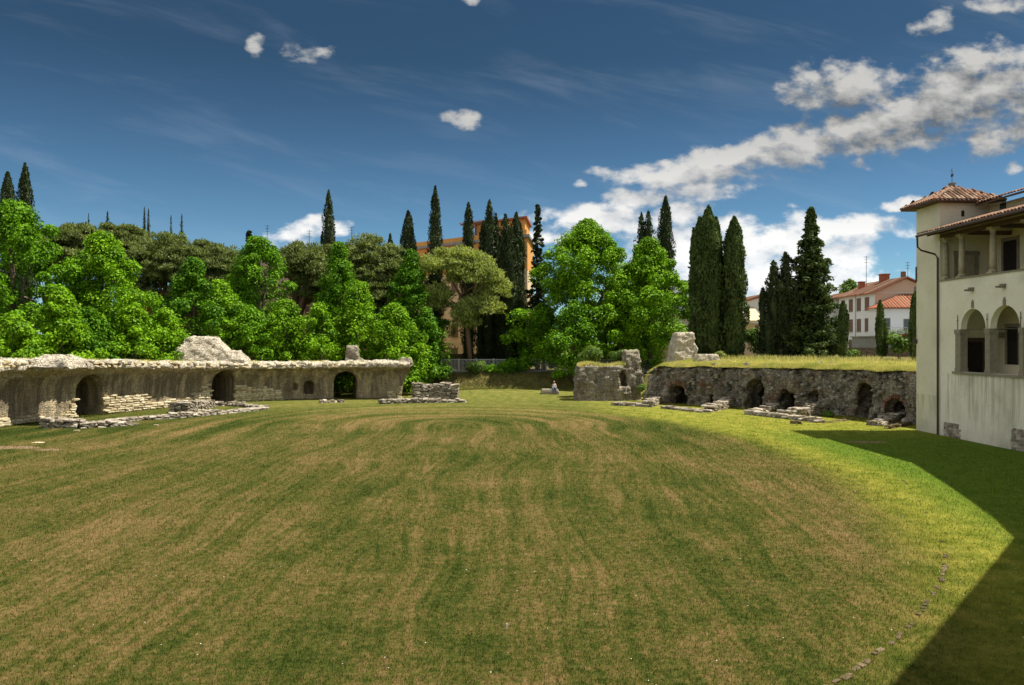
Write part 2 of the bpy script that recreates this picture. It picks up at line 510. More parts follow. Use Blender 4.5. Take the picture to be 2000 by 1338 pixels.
M['tile'] = m_tile('terracotta_tile')
M['dark'] = m_plain('dark_interior', (0.03, 0.024, 0.02), (0.015, 0.012, 0.01), 0.9)
M['glass'] = m_glass('window_glass')
M['orange'] = m_plaster('ochre_render', (0.62, 0.30, 0.075), (0.70, 0.36, 0.10), (0.5, 0.25, 0.08), 0.25)
M['cream'] = m_plaster('pale_ochre_render', (0.66, 0.52, 0.31), (0.74, 0.60, 0.38), (0.5, 0.4, 0.25), 0.3)
M['white'] = m_plaster('white_render', (0.74, 0.76, 0.76), (0.80, 0.80, 0.78), (0.6, 0.6, 0.56), 0.25)
M['pink'] = m_plaster('pinkish_render', (0.60, 0.42, 0.31), (0.66, 0.48, 0.36), (0.5, 0.36, 0.26), 0.3)
M['redroof'] = m_plain('weathered_red_roof', (0.42, 0.135, 0.065), (0.25, 0.095, 0.055), 0.9, 3.0, 0.15)
M['shutter'] = m_plain('brown_shutter', (0.20, 0.115, 0.085), (0.15, 0.085, 0.065), 0.7, 8)
M['concrete'] = m_plain('grey_concrete', (0.30, 0.31, 0.31), (0.20, 0.21, 0.21), 0.9, 2.0)
M['oldstone'] = m_ruin('old_garden_wall_stone', (0.14, 0.105, 0.075), (0.26, 0.20, 0.15), (0.04, 0.03, 0.025), stain=0)
M['daisy'] = m_plain('white_petals', (0.8, 0.8, 0.78), (0.75, 0.75, 0.7), 0.6)
M['soil'] = m_plain('bare_soil', (0.24, 0.165, 0.095), (0.16, 0.11, 0.065), 0.95, 4.0, 0.1, bump=0.6)
M['skin'] = m_plain('skin', (0.55, 0.33, 0.23), (0.5, 0.29, 0.2), 0.55, 10)
M['tshirt'] = m_plain('white_cotton', (0.78, 0.77, 0.76), (0.7, 0.69, 0.68), 0.85, 10)
M['jeans'] = m_plain('blue_denim', (0.09, 0.15, 0.28), (0.06, 0.1, 0.2), 0.85, 20)
M['hair'] = m_plain('dark_hair', (0.03, 0.018, 0.012), (0.02, 0.012, 0.01), 0.5, 20)


# ------------------------------------------------------------------ mesh helpers
def G(px, py):
    """ground point seen at a pixel of the photo"""
    Y = EYE * FOC / (py - HOR)
    return ((px - 1000) / FOC * Y, Y)


def X(px, Y):
    return (px - 1000) / FOC * Y


def Z(py, Y):
    return EYE + (HOR - py) / FOC * Y


def link(o, parent=None):
    COL.objects.link(o)
    if parent is not None:
        o.parent = parent
    return o


def tag(o, label=None, cat=None, group=None, kind=None):
    if label:
        o['label'] = label
    if cat:
        o['category'] = cat
    if group:
        o['group'] = group
    if kind:
        o['kind'] = kind
    return o


def empty(name, loc, label, cat, group=None):
    o = bpy.data.objects.new(name, None)
    o.location = loc
    o.empty_display_size = 0.3
    COL.objects.link(o)
    return tag(o, label, cat, group)


def base_of(parent):
    p = Vector((0, 0, 0))
    while parent is not None:
        p += Vector(parent.location)
        parent = parent.parent
    return p


def mesh(name, V, F, mat, parent=None, smooth=False, at_loc=None):
    """V in world coordinates; the mesh is stored relative to its parent"""
    V = np.asarray(V, dtype=np.float64)
    off = np.array(base_of(parent)) if parent is not None else np.zeros(3)
    own = np.zeros(3) if at_loc is None else np.array(at_loc, dtype=float) - off
    Vl = V - off - own
    me = bpy.data.meshes.new(name)
    if isinstance(F, np.ndarray):
        k = F.shape[1]
        me.vertices.add(len(Vl))
        me.vertices.foreach_set('co', Vl.astype(np.float32).ravel())
        me.loops.add(F.size)
        me.loops.foreach_set('vertex_index', F.astype(np.int32).ravel())
        me.polygons.add(len(F))
        me.polygons.foreach_set('loop_start', np.arange(0, F.size, k, dtype=np.int32))
        me.update(calc_edges=True)
    else:
        me.from_pydata([tuple(a) for a in Vl], [], F)
        me.update()
    if smooth:
        me.polygons.foreach_set('use_smooth', [True] * len(me.polygons))
    for mm in (mat if isinstance(mat, (list, tuple)) else [mat]):
        me.materials.append(mm)
    o = bpy.data.objects.new(name, me)
    o.location = own
    return link(o, parent)


class B:
    """collects boxes, prisms and tubes into one mesh"""
    def __init__(s):
        s.v, s.f = [], []

    def add(s, V, F):
        k = len(s.v)
        s.v += [tuple(a) for a in V]
        s.f += [tuple(i + k for i in f) for f in F]
        return s

    def box(s, x0, x1, y0, y1, z0, z1):
        V = [(x, y, z) for z in (z0, z1) for y in (y0, y1) for x in (x0, x1)]
        F = [(0, 2, 3, 1), (4, 5, 7, 6), (0, 1, 5, 4), (2, 6, 7, 3), (0, 4, 6, 2), (1, 3, 7, 5)]
        return s.add(V, F)

    def obox(s, c, ux, uy, hx, hy, z0, z1):
        """box with plan axes ux, uy (2-D unit) and half sizes"""
        V = []
        for z in (z0, z1):
            for b in (-1, 1):
                for a in (-1, 1):
                    V.append((c[0] + ux[0] * a * hx + uy[0] * b * hy, c[1] + ux[1] * a * hx + uy[1] * b * hy, z))
        F = [(0, 2, 3, 1), (4, 5, 7, 6), (0, 1, 5, 4), (2, 6, 7, 3), (0, 4, 6, 2), (1, 3, 7, 5)]
        return s.add(V, F)

    def tube(s, pts, rad, n=8, cap=True):
        pts = [Vector(p) for p in pts]
        rad = rad if isinstance(rad, (list, tuple)) else [rad] * len(pts)
        V, F = [], []
        for i, p in enumerate(pts):
            t = (pts[min(i + 1, len(pts) - 1)] - pts[max(i - 1, 0)]).normalized()
            a = t.orthogonal().normalized() if abs(t.z) > 0.9 else t.cross(Vector((0, 0, 1))).normalized()
            if abs(t.z) > 0.9:
                a = Vector((1, 0, 0)) - t * t.x
                a.normalize()
            b = t.cross(a)
            for j in range(n):
                q = 2 * pi * j / n
                V.append(tuple(p + (a * cos(q) + b * sin(q)) * rad[i]))
        for i in range(len(pts) - 1):
            for j in range(n):
                F.append((i * n + j, i * n + (j + 1) % n, (i + 1) * n + (j + 1) % n, (i + 1) * n + j))
        if cap:
            F.append(tuple(range(n))[::-1])
            F.append(tuple(range((len(pts) - 1) * n, len(pts) * n)))
        return s.add(V, F)

    def lathe(s, c, prof, n=12):
        return s.tube([(c[0], c[1], z) for r, z in prof], [r for r, z in prof], n)

    def build(s, name, mat, parent=None, smooth=False, at_loc=None):
        return mesh(name, s.v, s.f, mat, parent, smooth, at_loc)


def apply_mods(o):
    dg = bpy.context.evaluated_depsgraph_get()
    me = bpy.data.meshes.new_from_object(o.evaluated_get(dg))
    old = o.data
    o.modifiers.clear()
    o.data = me
    bpy.data.meshes.remove(old)
    return o


def temp(V, F, name='temp'):
    me = bpy.data.meshes.new(name)
    me.from_pydata([tuple(a) for a in V], [], F)
    bm = bmesh.new()
    bm.from_mesh(me)
    bmesh.ops.recalc_face_normals(bm, faces=bm.faces)
    bm.to_mesh(me)
    bm.free()
    o = bpy.data.objects.new(name, me)
    COL.objects.link(o)
    return o


def kill(o):
    me = o.data
    bpy.data.objects.remove(o)
    if me:
        bpy.data.meshes.remove(me)


def boolean(o, cutters, op='DIFFERENCE'):
    for c in cutters:
        md = o.modifiers.new('b', 'BOOLEAN')
        md.operation = op
        md.solver = 'EXACT'
        md.object = c
        apply_mods(o)
        kill(c)
    return o


def arch_prism(cx, cy, ax, ay, w_, z0, spring, top, d0, d1, n=12):
    """arched opening: plan axis a along the wall (unit), prism runs along the wall normal from d0 to d1"""
    nx, ny = ay, -ax
    prof = [(-w_ / 2, z0)]
    for i in range(n + 1):
        t = pi - pi * i / n
        prof.append((w_ / 2 * cos(t), spring + (top - spring) * sin(t)))
    prof.append((w_ / 2, z0))
    V = []
    for d in (d0, d1):
        for (a, z) in prof:
            V.append((cx + ax * a + nx * d, cy + ay * a + ny * d, z))
    k = len(prof)
    F = [tuple(range(k)), tuple(range(2 * k - 1, k - 1, -1))]
    for i in range(k):
        j = (i + 1) % k
        F.append((i, j, k + j, k + i))
    return temp(V, F)


def rough(o, voxel, amps, seed=0, damp=None, course=0.0):
    """voxel-remesh a solid and weather its surface"""
    md = o.modifiers.new('r', 'REMESH')
    md.mode = 'VOXEL'
    md.voxel_size = voxel
    apply_mods(o)
    me = o.data
    n = len(me.vertices)
    co = np.empty(n * 3, dtype=np.float32)
    me.vertices.foreach_get('co', co)
    no = np.empty(n * 3, dtype=np.float32)
    me.vertex_normals.foreach_get('vector', no)
    co = co.reshape(-1, 3)
    no = no.reshape(-1, 3)
    off = Vector((seed * 7.3, seed * 3.1, seed * 1.7))
    dsp = np.zeros(n)
    for i in range(n):
        p = Vector(co[i]) + off
        d = 0.0
        for (sc, a) in amps:
            d += mn.noise(p * sc) * a
        if course:
            lay = mn.noise(Vector((p.x * 1.4, p.y * 1.4, p.z * 6.5)))
            d += (abs(lay) * 2 - 0.5) * course
        dsp[i] = d
    if damp is not None:
        dsp *= damp(co)
    co = co + no * dsp[:, None]
    me.vertices.foreach_set('co', co.astype(np.float32).ravel())
    me.update()
    return o


def adopt(o, name, mat, parent, smooth=True):
    o.name = name
    o.data.name = name
    o.data.materials.clear()
    for mm in (mat if isinstance(mat, (list, tuple)) else [mat]):
        o.data.materials.append(mm)
    if parent is not None:
        b_ = base_of(parent)
        o.data.transform(Matrix.Translation(-b_))
        o.parent = parent
    o.data.polygons.foreach_set('use_smooth', [smooth] * len(o.data.polygons))
    return o


# ------------------------------------------------------------------ terrain
POLY = np.array([(-37.5, 20), (-38, 49), (-37, 56), (-34, 64), (-30, 71.5), (-26, 77), (-22, 85), (-17, 90), (-12, 89), (-9.5, 83.0),
                 (-2, 82.2), (4, 82.0), (9, 82.4), (12.5, 79), (14.0, 74.5), (15.4, 72.6), (18.9, 69.3), (23.0, 64.9),
                 (27.2, 58.3), (30.2, 52), (31, 46), (45, 30), (45, -60), (-60, -60), (-45, 0)], dtype=float)


def poly_dist(x, y):
    """signed distance, positive outside the arena"""
    x = np.asarray(x, float)
    y = np.asarray(y, float)
    ins = np.zeros(x.shape, bool)
    dm = np.full(x.shape, 1e9)
    k = len(POLY)
    for i in range(k):
        x1, y1 = POLY[i]
        x2, y2 = POLY[(i + 1) % k]
        ex, ey = x2 - x1, y2 - y1
        t = np.clip(((x - x1) * ex + (y - y1) * ey) / (ex * ex + ey * ey), 0, 1)
        d = np.hypot(x - x1 - t * ex, y - y1 - t * ey)
        dm = np.minimum(dm, d)
        c = ((y1 > y) != (y2 > y)) & (x < (x2 - x1) * (y - y1) / (y2 - y1 + 1e-12) + x1)
        ins ^= c
    return np.where(ins, -dm, dm)


def sstep(t):
    t = np.clip(t, 0, 1)
    return t * t * (3 - 2 * t)


def height(x, y):
    x = np.asarray(x, float)
    y = np.asarray(y, float)
    d = poly_dist(x, y)
    right = sstep((x - 10 - 9 * sstep((y - 75) / 6)) / 4)
    left = sstep((-10 - x) / 8)
    out = 2.0 + right * (1.52 + 0.22 * sstep(d / 9)) + left * 1.0
    width = 3.0 - 1.6 * right - 1.4 * left
    h = out * sstep(d / width)
    h = h + 0.05 * np.sin(x * 0.21 + 0.7) * np.cos(y * 0.17) * (d < 0) * np.clip(-d / 4, 0, 1)
    # the lawn swells a little towards the far exit
    h = h + 0.55 * sstep((y - 72) / 10) * (d < 0) * np.exp(-((x + 1) / 9.0) ** 2) * np.clip(-d / 2.0, 0, 1)
    h = h + (d > 0) * 0.08 * np.sin(x * 0.9) * np.sin(y * 0.8) * np.clip(d / 3, 0, 1)
    return h


def hz(x, y):
    return float(height(np.array([x]), np.array([y]))[0])


def grid_axis(a, b, step, far, grow=1.35):
    core = list(np.arange(a, b + 1e-6, step))
    s, p = step, a
    lo = []
    while p > -far:
        s *= grow
        p -= s
        lo.append(p)
    s, p = step, b
    hi = []
    while p < far:
        s *= grow
        p += s
        hi.append(p)
    return np.array(lo[::-1] + core + hi)


gx = grid_axis(-55, 50, 0.7, 4000)
gy = grid_axis(-8, 100, 0.7, 4000)
GX, GY = np.meshgrid(gx, gy)
GH = height(GX.ravel(), GY.ravel())
Vg = np.stack([GX.ravel(), GY.ravel(), GH], 1)
nx_, ny_ = len(gx), len(gy)
ii, jj = np.meshgrid(np.arange(nx_ - 1), np.arange(ny_ - 1))
a0 = (jj * nx_ + ii).ravel()
Fg = np.stack([a0, a0 + 1, a0 + nx_ + 1, a0 + nx_], 1)
tag(mesh('ground', Vg, Fg, M['ground'], smooth=True), kind='structure')


def blades(name, Px, Py, Pz, hgt, wid, mat, lean=0.5, label=None, cat=None, parent=None):
    n = len(Px)
    th = rng.uniform(0, 2 * pi, n)
    ln = rng.uniform(0.0, lean, n) * hgt
    la = rng.uniform(0, 2 * pi, n)
    bx, by = np.cos(th) * wid / 2, np.sin(th) * wid / 2
    V = np.empty((n, 3, 3))
    V[:, 0] = np.stack([Px - bx, Py - by, Pz - 0.01], 1)
    V[:, 1] = np.stack([Px + bx, Py + by, Pz - 0.01], 1)
    V[:, 2] = np.stack([Px + np.cos(la) * ln, Py + np.sin(la) * ln, Pz + hgt], 1)
    F = np.arange(n * 3).reshape(-1, 3)
    o = mesh(name, V.reshape(-1, 3), F, mat, parent)
    if parent is None:
        tag(o, label, cat, kind='stuff')
    return o


# mown sward near the museum
N = 500000
rr = np.exp(rng.uniform(math.log(9.5), math.log(76), N))
aa = rng.uniform(-0.66, 0.66, N)
px_, py_ = rr * np.sin(aa), rr * np.cos(aa)
ok = poly_dist(px_, py_) < -6.0
ok &= (px_ < 23.6)
ok &= rng.random(N) < 1 - sstep((rr - 32) / 42)
px_, py_, rr = px_[ok], py_[ok], rr[ok]
n = len(px_)
blades('grass', px_, py_, height(px_, py_), rng.uniform(0.015, 0.065, n) * (1 + rr / 60), rng.uniform(0.006, 0.013, n) * (0.6 + rr / 26),
       M['grass'], 1.2, 'short mown green and brown grass covering the arena floor', 'grass')

# daisies
N = 1500
rr = np.exp(rng.uniform(math.log(10), math.log(40), N))
aa = rng.uniform(-0.62, 0.66, N)
dx_, dy_ = rr * np.sin(aa), rr * np.cos(aa)
kp = rng.random(N) < np.where(dx_ > 9, 0.9, 0.10)
dx_, dy_ = dx_[kp], dy_[kp]
dh = height(dx_, dy_) + 0.05
n = len(dx_)
V = np.empty((n, 7, 3))
s_ = rng.uniform(0.007, 0.013, n)
for k in range(6):
    V[:, k] = np.stack([dx_ + s_ * cos(k * pi / 3), dy_ + s_ * sin(k * pi / 3), dh], 1)
V[:, 6] = np.stack([dx_, dy_, dh + 0.006], 1)
F = np.concatenate([np.stack([np.arange(n) * 7 + k, np.arange(n) * 7 + (k + 1) % 6, np.arange(n) * 7 + 6], 1) for k in range(6)])
tag(mesh('daisies', V.reshape(-1, 3), F, M['daisy']), 'tiny white daisies sprinkled over the lawn', 'flowers', kind='stuff')

# ------------------------------------------------------------------ stones (shared meshes)


def stone_mesh(seed, mat):
    r = random.Random(seed)
    bm = bmesh.new()
    bmesh.ops.create_cube(bm, size=1.0)
    bmesh.ops.subdivide_edges(bm, edges=bm.edges[:], cuts=1, use_grid_fill=True)
    for v_ in bm.verts:
        c = v_.co.copy()
        k = sum(1 for a in c if abs(a) > 0.4)
        f = {3: 0.84, 2: 0.94, 1: 1.0, 0: 1.0}[k]
        v_.co = c * f + Vector((r.uniform(-.06, .06), r.uniform(-.06, .06), r.uniform(-.07, .07)))
    me = bpy.data.meshes.new('stone')
    bm.to_mesh(me)
    bm.free()
    me.materials.append(mat)
    return me


ST = {k: [stone_mesh(i + 10 * j, M[k]) for i in range(6)] for j, k in enumerate(('stone_l', 'stone_g', 'stone_d', 'brick', 'stone_k'))}


def put_stone(parent, kind, p, size, rot, tilt=0.0, name='stone'):
    o = bpy.data.objects.new(name, random.choice(ST[kind]))
    o.location = Vector(p) - base_of(parent)
    o.scale = size
    o.rotation_euler = (random.uniform(-tilt, tilt), random.uniform(-tilt, tilt), rot)
    return link(o, parent)


def polyline(pts, s):
    """point and unit tangent at arc length s"""
    acc = 0.0
    for (x1, y1), (x2, y2) in zip(pts, pts[1:]):
        L = math.hypot(x2 - x1, y2 - y1)
        if s <= acc + L or (x2, y2) == tuple(pts[-1]):
            t = (s - acc) / L
            return (x1 + (x2 - x1) * t, y1 + (y2 - y1) * t), ((x2 - x1) / L, (y2 - y1) / L)
        acc += L


def plen(pts):
    return sum(math.hypot(b[0] - a[0], b[1] - a[1]) for a, b in zip(pts, pts[1:]))


def smooth_curve(pts, step=0.5):
    """catmull-rom through the points, resampled"""
    P = [np.array(p, float) for p in pts]
    P = [2 * P[0] - P[1]] + P + [2 * P[-1] - P[-2]]
    out = []
    for i in range(1, len(P) - 2):
        n_ = max(2, int(np.linalg.norm(P[i + 1] - P[i]) / step))
        for k in range(n_):
            t = k / n_
            out.append(0.5 * ((2 * P[i]) + (-P[i - 1] + P[i + 1]) * t + (2 * P[i - 1] - 5 * P[i] + 4 * P[i + 1] - P[i + 2]) * t * t
                              + (-P[i - 1] + 3 * P[i] - 3 * P[i + 1] + P[i + 2]) * t ** 3))
    out.append(P[-2])
    return [tuple(p) for p in out]


def nearest_s(pts, p):
    best, bs, acc = 1e9, 0, 0
    for a, b in zip(pts, pts[1:]):
        L = math.hypot(b[0] - a[0], b[1] - a[1])
        t = max(0, min(1, ((p[0] - a[0]) * (b[0] - a[0]) + (p[1] - a[1]) * (b[1] - a[1])) / L / L))
        q = (a[0] + (b[0] - a[0]) * t, a[1] + (b[1] - a[1]) * t)
        d = math.hypot(p[0] - q[0], p[1] - q[1])
        if d < best:
            best, bs = d, acc + L * t
        acc += L
    return bs


def sweep(pts, profile, ragged=None):
    """closed solid: profile(s, S) gives [(d, z)], d positive to the right of travel"""
    S = plen(pts)
    V, F = [], []
    s = 0.0
    prev = None
    k = None
    m_ = len(pts)
    for i, p in enumerate(pts):
        a = pts[max(i - 1, 0)]
        b = pts[min(i + 1, m_ - 1)]
        tx, ty = b[0] - a[0], b[1] - a[1]
        L = math.hypot(tx, ty)
        tx, ty = tx / L, ty / L
        nx, ny = ty, -tx
        if i:
            s += math.hypot(p[0] - pts[i - 1][0], p[1] - pts[i - 1][1])
        pr = profile(s, S)
        k = len(pr)
        for (d, z) in pr:
            sh = 0.0
            if i == m_ - 1 and ragged:
                sh = ragged(z)
            V.append((p[0] + nx * d + tx * sh, p[1] + ny * d + ty * sh, z))
        if i:
            o0, o1 = (i - 1) * k, i * k
            for j in range(k):
                F.append((o0 + j, o0 + (j + 1) % k, o1 + (j + 1) % k, o1 + j))
    F.append(tuple(range(k))[::-1])
    F.append(tuple(range((m_ - 1) * k, m_ * k)))
    return temp(V, F)


# ------------------------------------------------------------------ left ruin: long vaulted wall
LC = smooth_curve([(-33.0, 36), (-32.6, 43), (-32, 49), (-30.9, 55), (-28.6, 62), (-25.5, 67.4), (-21.5, 71), (-16, 73.4), (-9.9, 74.6)], 0.6)
LS = plen(LC)


def lp(s, S):
    k = s / S
    T = 4.15 - 0.72 * sstep((k - 0.2) / 0.6)        # top of the lip
    H = T - 0.55 - 0.15 * (1 - k)                   # underside of the lip
    w_ = 0.92 + 0.12 * mn.noise(Vector((s * 0.35, 0, 0)))
    b1 = H - 1.75
    pr = [(0, -0.4), (0, b1)]
    for i in range(1, 7):
        t = i / 6 * pi / 2
        pr.append((w_ * (1 - cos(t)), b1 + 1.75 * sin(t)))
    j1 = 0.12 * mn.noise(Vector((s * 0.8, 3, 0)))
    j2 = 0.15 * mn.noise(Vector((s * 0.6, 7, 0)))
    pr += [(w_ + 0.16 + j1, H + 0.12), (w_ + 0.12 + j2, T - 0.12 + j1), (w_ - 0.25, T + j2 * 0.6), (-1.6, T + 0.08 + j2), (-4.0, T - 0.1), (-4.6, T - 0.8), (-4.7, -0.4)]
    return pr


lr = sweep(LC, lp, ragged=lambda z: -0.8 + 0.9 * sstep((z - 0.6) / 2.2))
L_arches = [((-30.4, 56.4), 2.45, 1.75, 2.95, 4.0), ((-25.05, 67.8), 2.05, 1.85, 2.95, 4.0), ((-15.7, 73.6), 2.15, 1.6, 2.6, 8.0)]
cut = []
LA = []
for (c, ww, sp, tp, dep) in L_arches:
    s0 = nearest_s(LC, c)
    p, t = polyline(LC, s0)
    LA.append((s0, ww, tp))
    cut.append(arch_prism(p[0], p[1], t[0], t[1], ww, -0.6, sp, tp, 2.5, -dep))
s0 = nearest_s(LC, (-18.76, 72.25))
p, t = polyline(LC, s0)
cut.append(arch_prism(p[0], p[1], t[0], t[1], 0.95, 0.5, 1.4, 1.8, 1.5, -1.6))
s1 = nearest_s(LC, (-19.9, 71.8))
p, t = polyline(LC, s1)
cut.append(arch_prism(p[0], p[1], t[0], t[1], 0.4, 0.9, 1.5, 1.6, 1.5, -0.5))
boolean(lr, cut)
rough(lr, 0.13, [(0.5, 0.10), (1.7, 0.09), (5.0, 0.055)], 1, course=0.06,
      damp=lambda co: 0.45 + 1.1 * sstep((co[:, 2] - 2.7) / 0.7))
left = empty('ruined_vault_wall', (LC[30][0], LC[30][1], 0), 'long curving tan Roman wall with flared vault overhang and three arched openings, left of the arena', 'ruin')
adopt(lr, 'vaulted_wall', [M['ruin_l'], M['ruin_cap']], left)
# bleached cap: the faces of the broken lip and the top carry the pale rubble
me = lr.data
cz = np.empty(len(me.polygons) * 3, dtype=np.float32)
me.polygons.foreach_get('center', cz)
cn = np.empty(len(me.polygons) * 3, dtype=np.float32)
me.polygons.foreach_get('normal', cn)
cz = cz.reshape(-1, 3)
cn = cn.reshape(-1, 3)
sel = (cz[:, 2] > 2.75) & (cn[:, 2] > -0.32) & (cz[:, 2] > 3.0 - 0.1)
me.polygons.foreach_set('material_index', sel.astype(np.int32))
me.update()


def lay_stones(parent, kind, pts, s_a, s_b, ztop, L=0.5, H=0.165, proud=0.05, skip=None, limit=999, z0=0.0):
    """courses of stones on the face of a wall; ztop(s) is the ragged upper edge"""
    cnt = 0
    row = 0
    z = z0 + H * 0.4
    while z < 2.6:
        s = s_a - random.uniform(0, L)
        any_ = False
        while s < s_b:
            l = L * random.uniform(0.65, 1.3)
            sc = s + l / 2
            s += l
            if sc < s_a or sc > s_b or z > ztop(sc) + random.uniform(-.1, .1):
                continue
            if skip and any(abs(sc - a) < ww / 2 + 0.1 and z < tp for (a, ww, tp) in skip):
                continue
            p, t = polyline(pts, sc)
            nx, ny = t[1], -t[0]
            pr = proud + random.uniform(-.03, .035) - 0.045
            put_stone(parent, kind, (p[0] + nx * pr, p[1] + ny * pr, z + random.uniform(-.015, .015)),
                      (l * 0.97, 0.34, H * random.uniform(0.85, 1.05)), atan2(t[1], t[0]), 0.05)
            cnt += 1
            any_ = True
        z += H
        row += 1
    return cnt


sP = lambda px, Yg: nearest_s(LC, (X(px, Yg), Yg))
sa1, sa2, sa3 = LA[0][0], LA[1][0], LA[2][0]
tot = 0
tot += lay_stones(left, 'stone_l', LC, nearest_s(LC, (-32, 47.5)), sa1 - 4.2, lambda s: 0.45 + 0.25 * mn.noise(Vector((s, 0, 0))), 0.6, 0.18, skip=LA)
tot += lay_stones(left, 'stone_l', LC, sa1 - 2.4, sa1 - 1.25, lambda s: 0.25 + 1.1 * sstep((s - sa1 + 2.2) / 0.95), 0.45, 0.17, skip=LA)
LB = sa2 - 1.3 - sa1 - 1.25
tot += lay_stones(left, 'stone_l', LC, sa1 + 1.25, sa2 - 1.05,
                  lambda s: (1.25 if s - sa1 < LB * 0.55 else (0.55 if s < sa2 - 3.4 else 0.55 + 1.35 * (s - sa2 + 3.4) / 2.3)) + 0.2 * mn.noise(Vector((s * 1.3, 5, 0))), 0.58, 0.18, skip=LA)
tot += lay_stones(left, 'stone_l', LC, sa2 + 1.05, sa2 + 5.4, lambda s: 1.35 - 0.25 * sstep((s - sa2 - 3.6) / 1.8) + 0.2 * mn.noise(Vector((s * 1.3, 9, 0))), 0.5, 0.17, skip=LA)
tot += lay_stones(left, 'stone_l', LC, LS - 2.0, LS - 0.7, lambda s: 0.3 + 1.1 * (s - LS + 2.0) / 1.3, 0.45, 0.17)
# broken rubble stones standing proud along the lip
s = LS * 0.16
while s < LS - 0.6:
    p, t = polyline(LC, s)
    T_ = 4.15 - 0.72 * sstep((s / LS - 0.2) / 0.6)
    for row_ in range(2):
        if random.random() < 0.25:
            continue
        z_ = T_ - 0.12 - row_ * 0.24 + random.uniform(-.06, .06)
        d_ = 0.98 + random.uniform(-.06, .05)
        put_stone(left, 'stone_l' if random.random() < 0.75 else 'stone_g', (p[0] + t[1] * d_, p[1] - t[0] * d_, z_),
                  (random.uniform(.25, .6), random.uniform(.25, .4), random.uniform(.12, .24)), atan2(t[1], t[0]) + random.uniform(-.2, .2), 0.2, 'cap_stone')
    s += random.uniform(0.32, 0.6)
print('stones on left wall', tot)


def rock(name, label, cat, blobs, mat, base, voxel=0.12, amps=((0.7, 0.22), (2.2, 0.12), (6, 0.05)), seed=1, course=0.05, parent=None, cuts=None, at=None):
    """broken lump of masonry: union of tapered blocks (cx, cy, half x, half y, z0, z1, top scale), weathered"""
    parts = []
    for (cx, cy, hx, hy, z0, z1, ts, rot) in blobs:
        V = []
        for (z, k) in ((z0, 1.0), (z0 + (z1 - z0) * 0.55, 0.5 + 0.5 * ts + 0.08), (z1, ts)):
            for (a, b_) in ((-1, -1), (1, -1), (1, 1), (-1, 1)):
                xx, yy = a * hx * k, b_ * hy * k
                V.append((cx + xx * cos(rot) - yy * sin(rot), cy + xx * sin(rot) + yy * cos(rot), z))
        F = [(3, 2, 1, 0), (8, 9, 10, 11)]
        for l in (0, 4):
            for j in range(4):
                F.append((l + j, l + (j + 1) % 4, l + 4 + (j + 1) % 4, l + 4 + j))
        parts.append(temp(V, F))
    o = parts[0]
    if len(parts) > 1:
        boolean(o, parts[1:], 'UNION')
    if cuts:
        boolean(o, cuts)
    rough(o, voxel, amps, seed, course=course)
    if parent is None:
        o.name = name
        adopt(o, name, mat, None)
        b_ = Vector(base)
        o.data.transform(Matrix.Translation(-b_))
        o.location = b_
        tag(o, label, cat)
    else:
        adopt(o, name, mat, parent)
    return o


rock('masonry_dome', None, None, [(X(398, 70.5), 70.5, 2.7, 1.9, 3.0, 5.75, 0.48, 0.2), (X(452, 69.5), 70, 1.6, 1.0, 3.0, 4.5, 0.3, 0.0)], M['ruin_cap'], None, 0.12, seed=3, parent=left)
rock('masonry_stump', None, None, [(X(688, 75.5), 75.6, 0.75, 0.6, 2.8, 4.9, 0.62, 0.1), (X(693, 75.5), 75.8, 1.1, 0.7, 2.8, 3.8, 0.6, 0.1)], M['ruin_m'], None, 0.10, seed=4, parent=left)
rock('masonry_hump', None, None, [(X(90, 50), 51, 1.6, 1.2, 3.6, 4.5, 0.4, 0.0)], M['ruin_cap'], None, 0.12, seed=5, parent=left)
rock('masonry_hump', None, None, [(X(790, 74.5), 75.3, 0.8, 0.7, 3.0, 3.85, 0.5, 0.0)], M['ruin_m'], None, 0.12, seed=6, parent=left)
# soil and grass that settled on the broken top
n = 9000
ss = rng.uniform(LS * 0.3, LS - 1, n)
gp = [polyline(LC, s) for s in ss[:n]]
dd = rng.uniform(0.6, 4.2, n)
kk = np.array([mn.noise(Vector((s * 0.35, 2.0, 0))) for s in ss]) > -0.02
PX = np.array([p[0] - t[1] * d for (p, t), d in zip(gp, dd)])[kk]
PY = np.array([p[1] + t[0] * d for (p, t), d in zip(gp, dd)])[kk]
TT = (4.15 - 0.72 * sstep((ss / LS - 0.2) / 0.6))[kk]
o = blades('grass_tufts', PX, PY, TT - 0.02, rng.uniform(0.08, 0.28, len(PX)), rng.uniform(0.03, 0.07, len(PX)), M['drygrass'], 0.7, parent=left)
o['kind'] = 'stuff'


# ------------------------------------------------------------------ right ruin: mossy wall with dark niches, grass on top
RC = smooth_curve([(11.9, 68.8), (15.5, 65.3), (19.4, 61.5), (22.9, 56), (25.5, 50.3), (26.4, 46.9)], 0.6)
RS = plen(RC)


def rp(s, S):
    j = 0.16 * mn.noise(Vector((s * 0.5, 11, 0)))
    T = 3.30 + 0.22 * sstep(s / S) + 0.22 * mn.noise(Vector((s * 0.45, 1, 0))) - 0.9 * sstep(1 - s / 1.6)
    return [(0.25, -0.4), (0.12 + j, 0.8), (0.0, 1.7), (-0.05 - j, 2.6), (-0.22 + j, T - 0.15), (-0.6, T), (-2.5, T + 0.05), (-4.6, T), (-4.7, -0.4)]


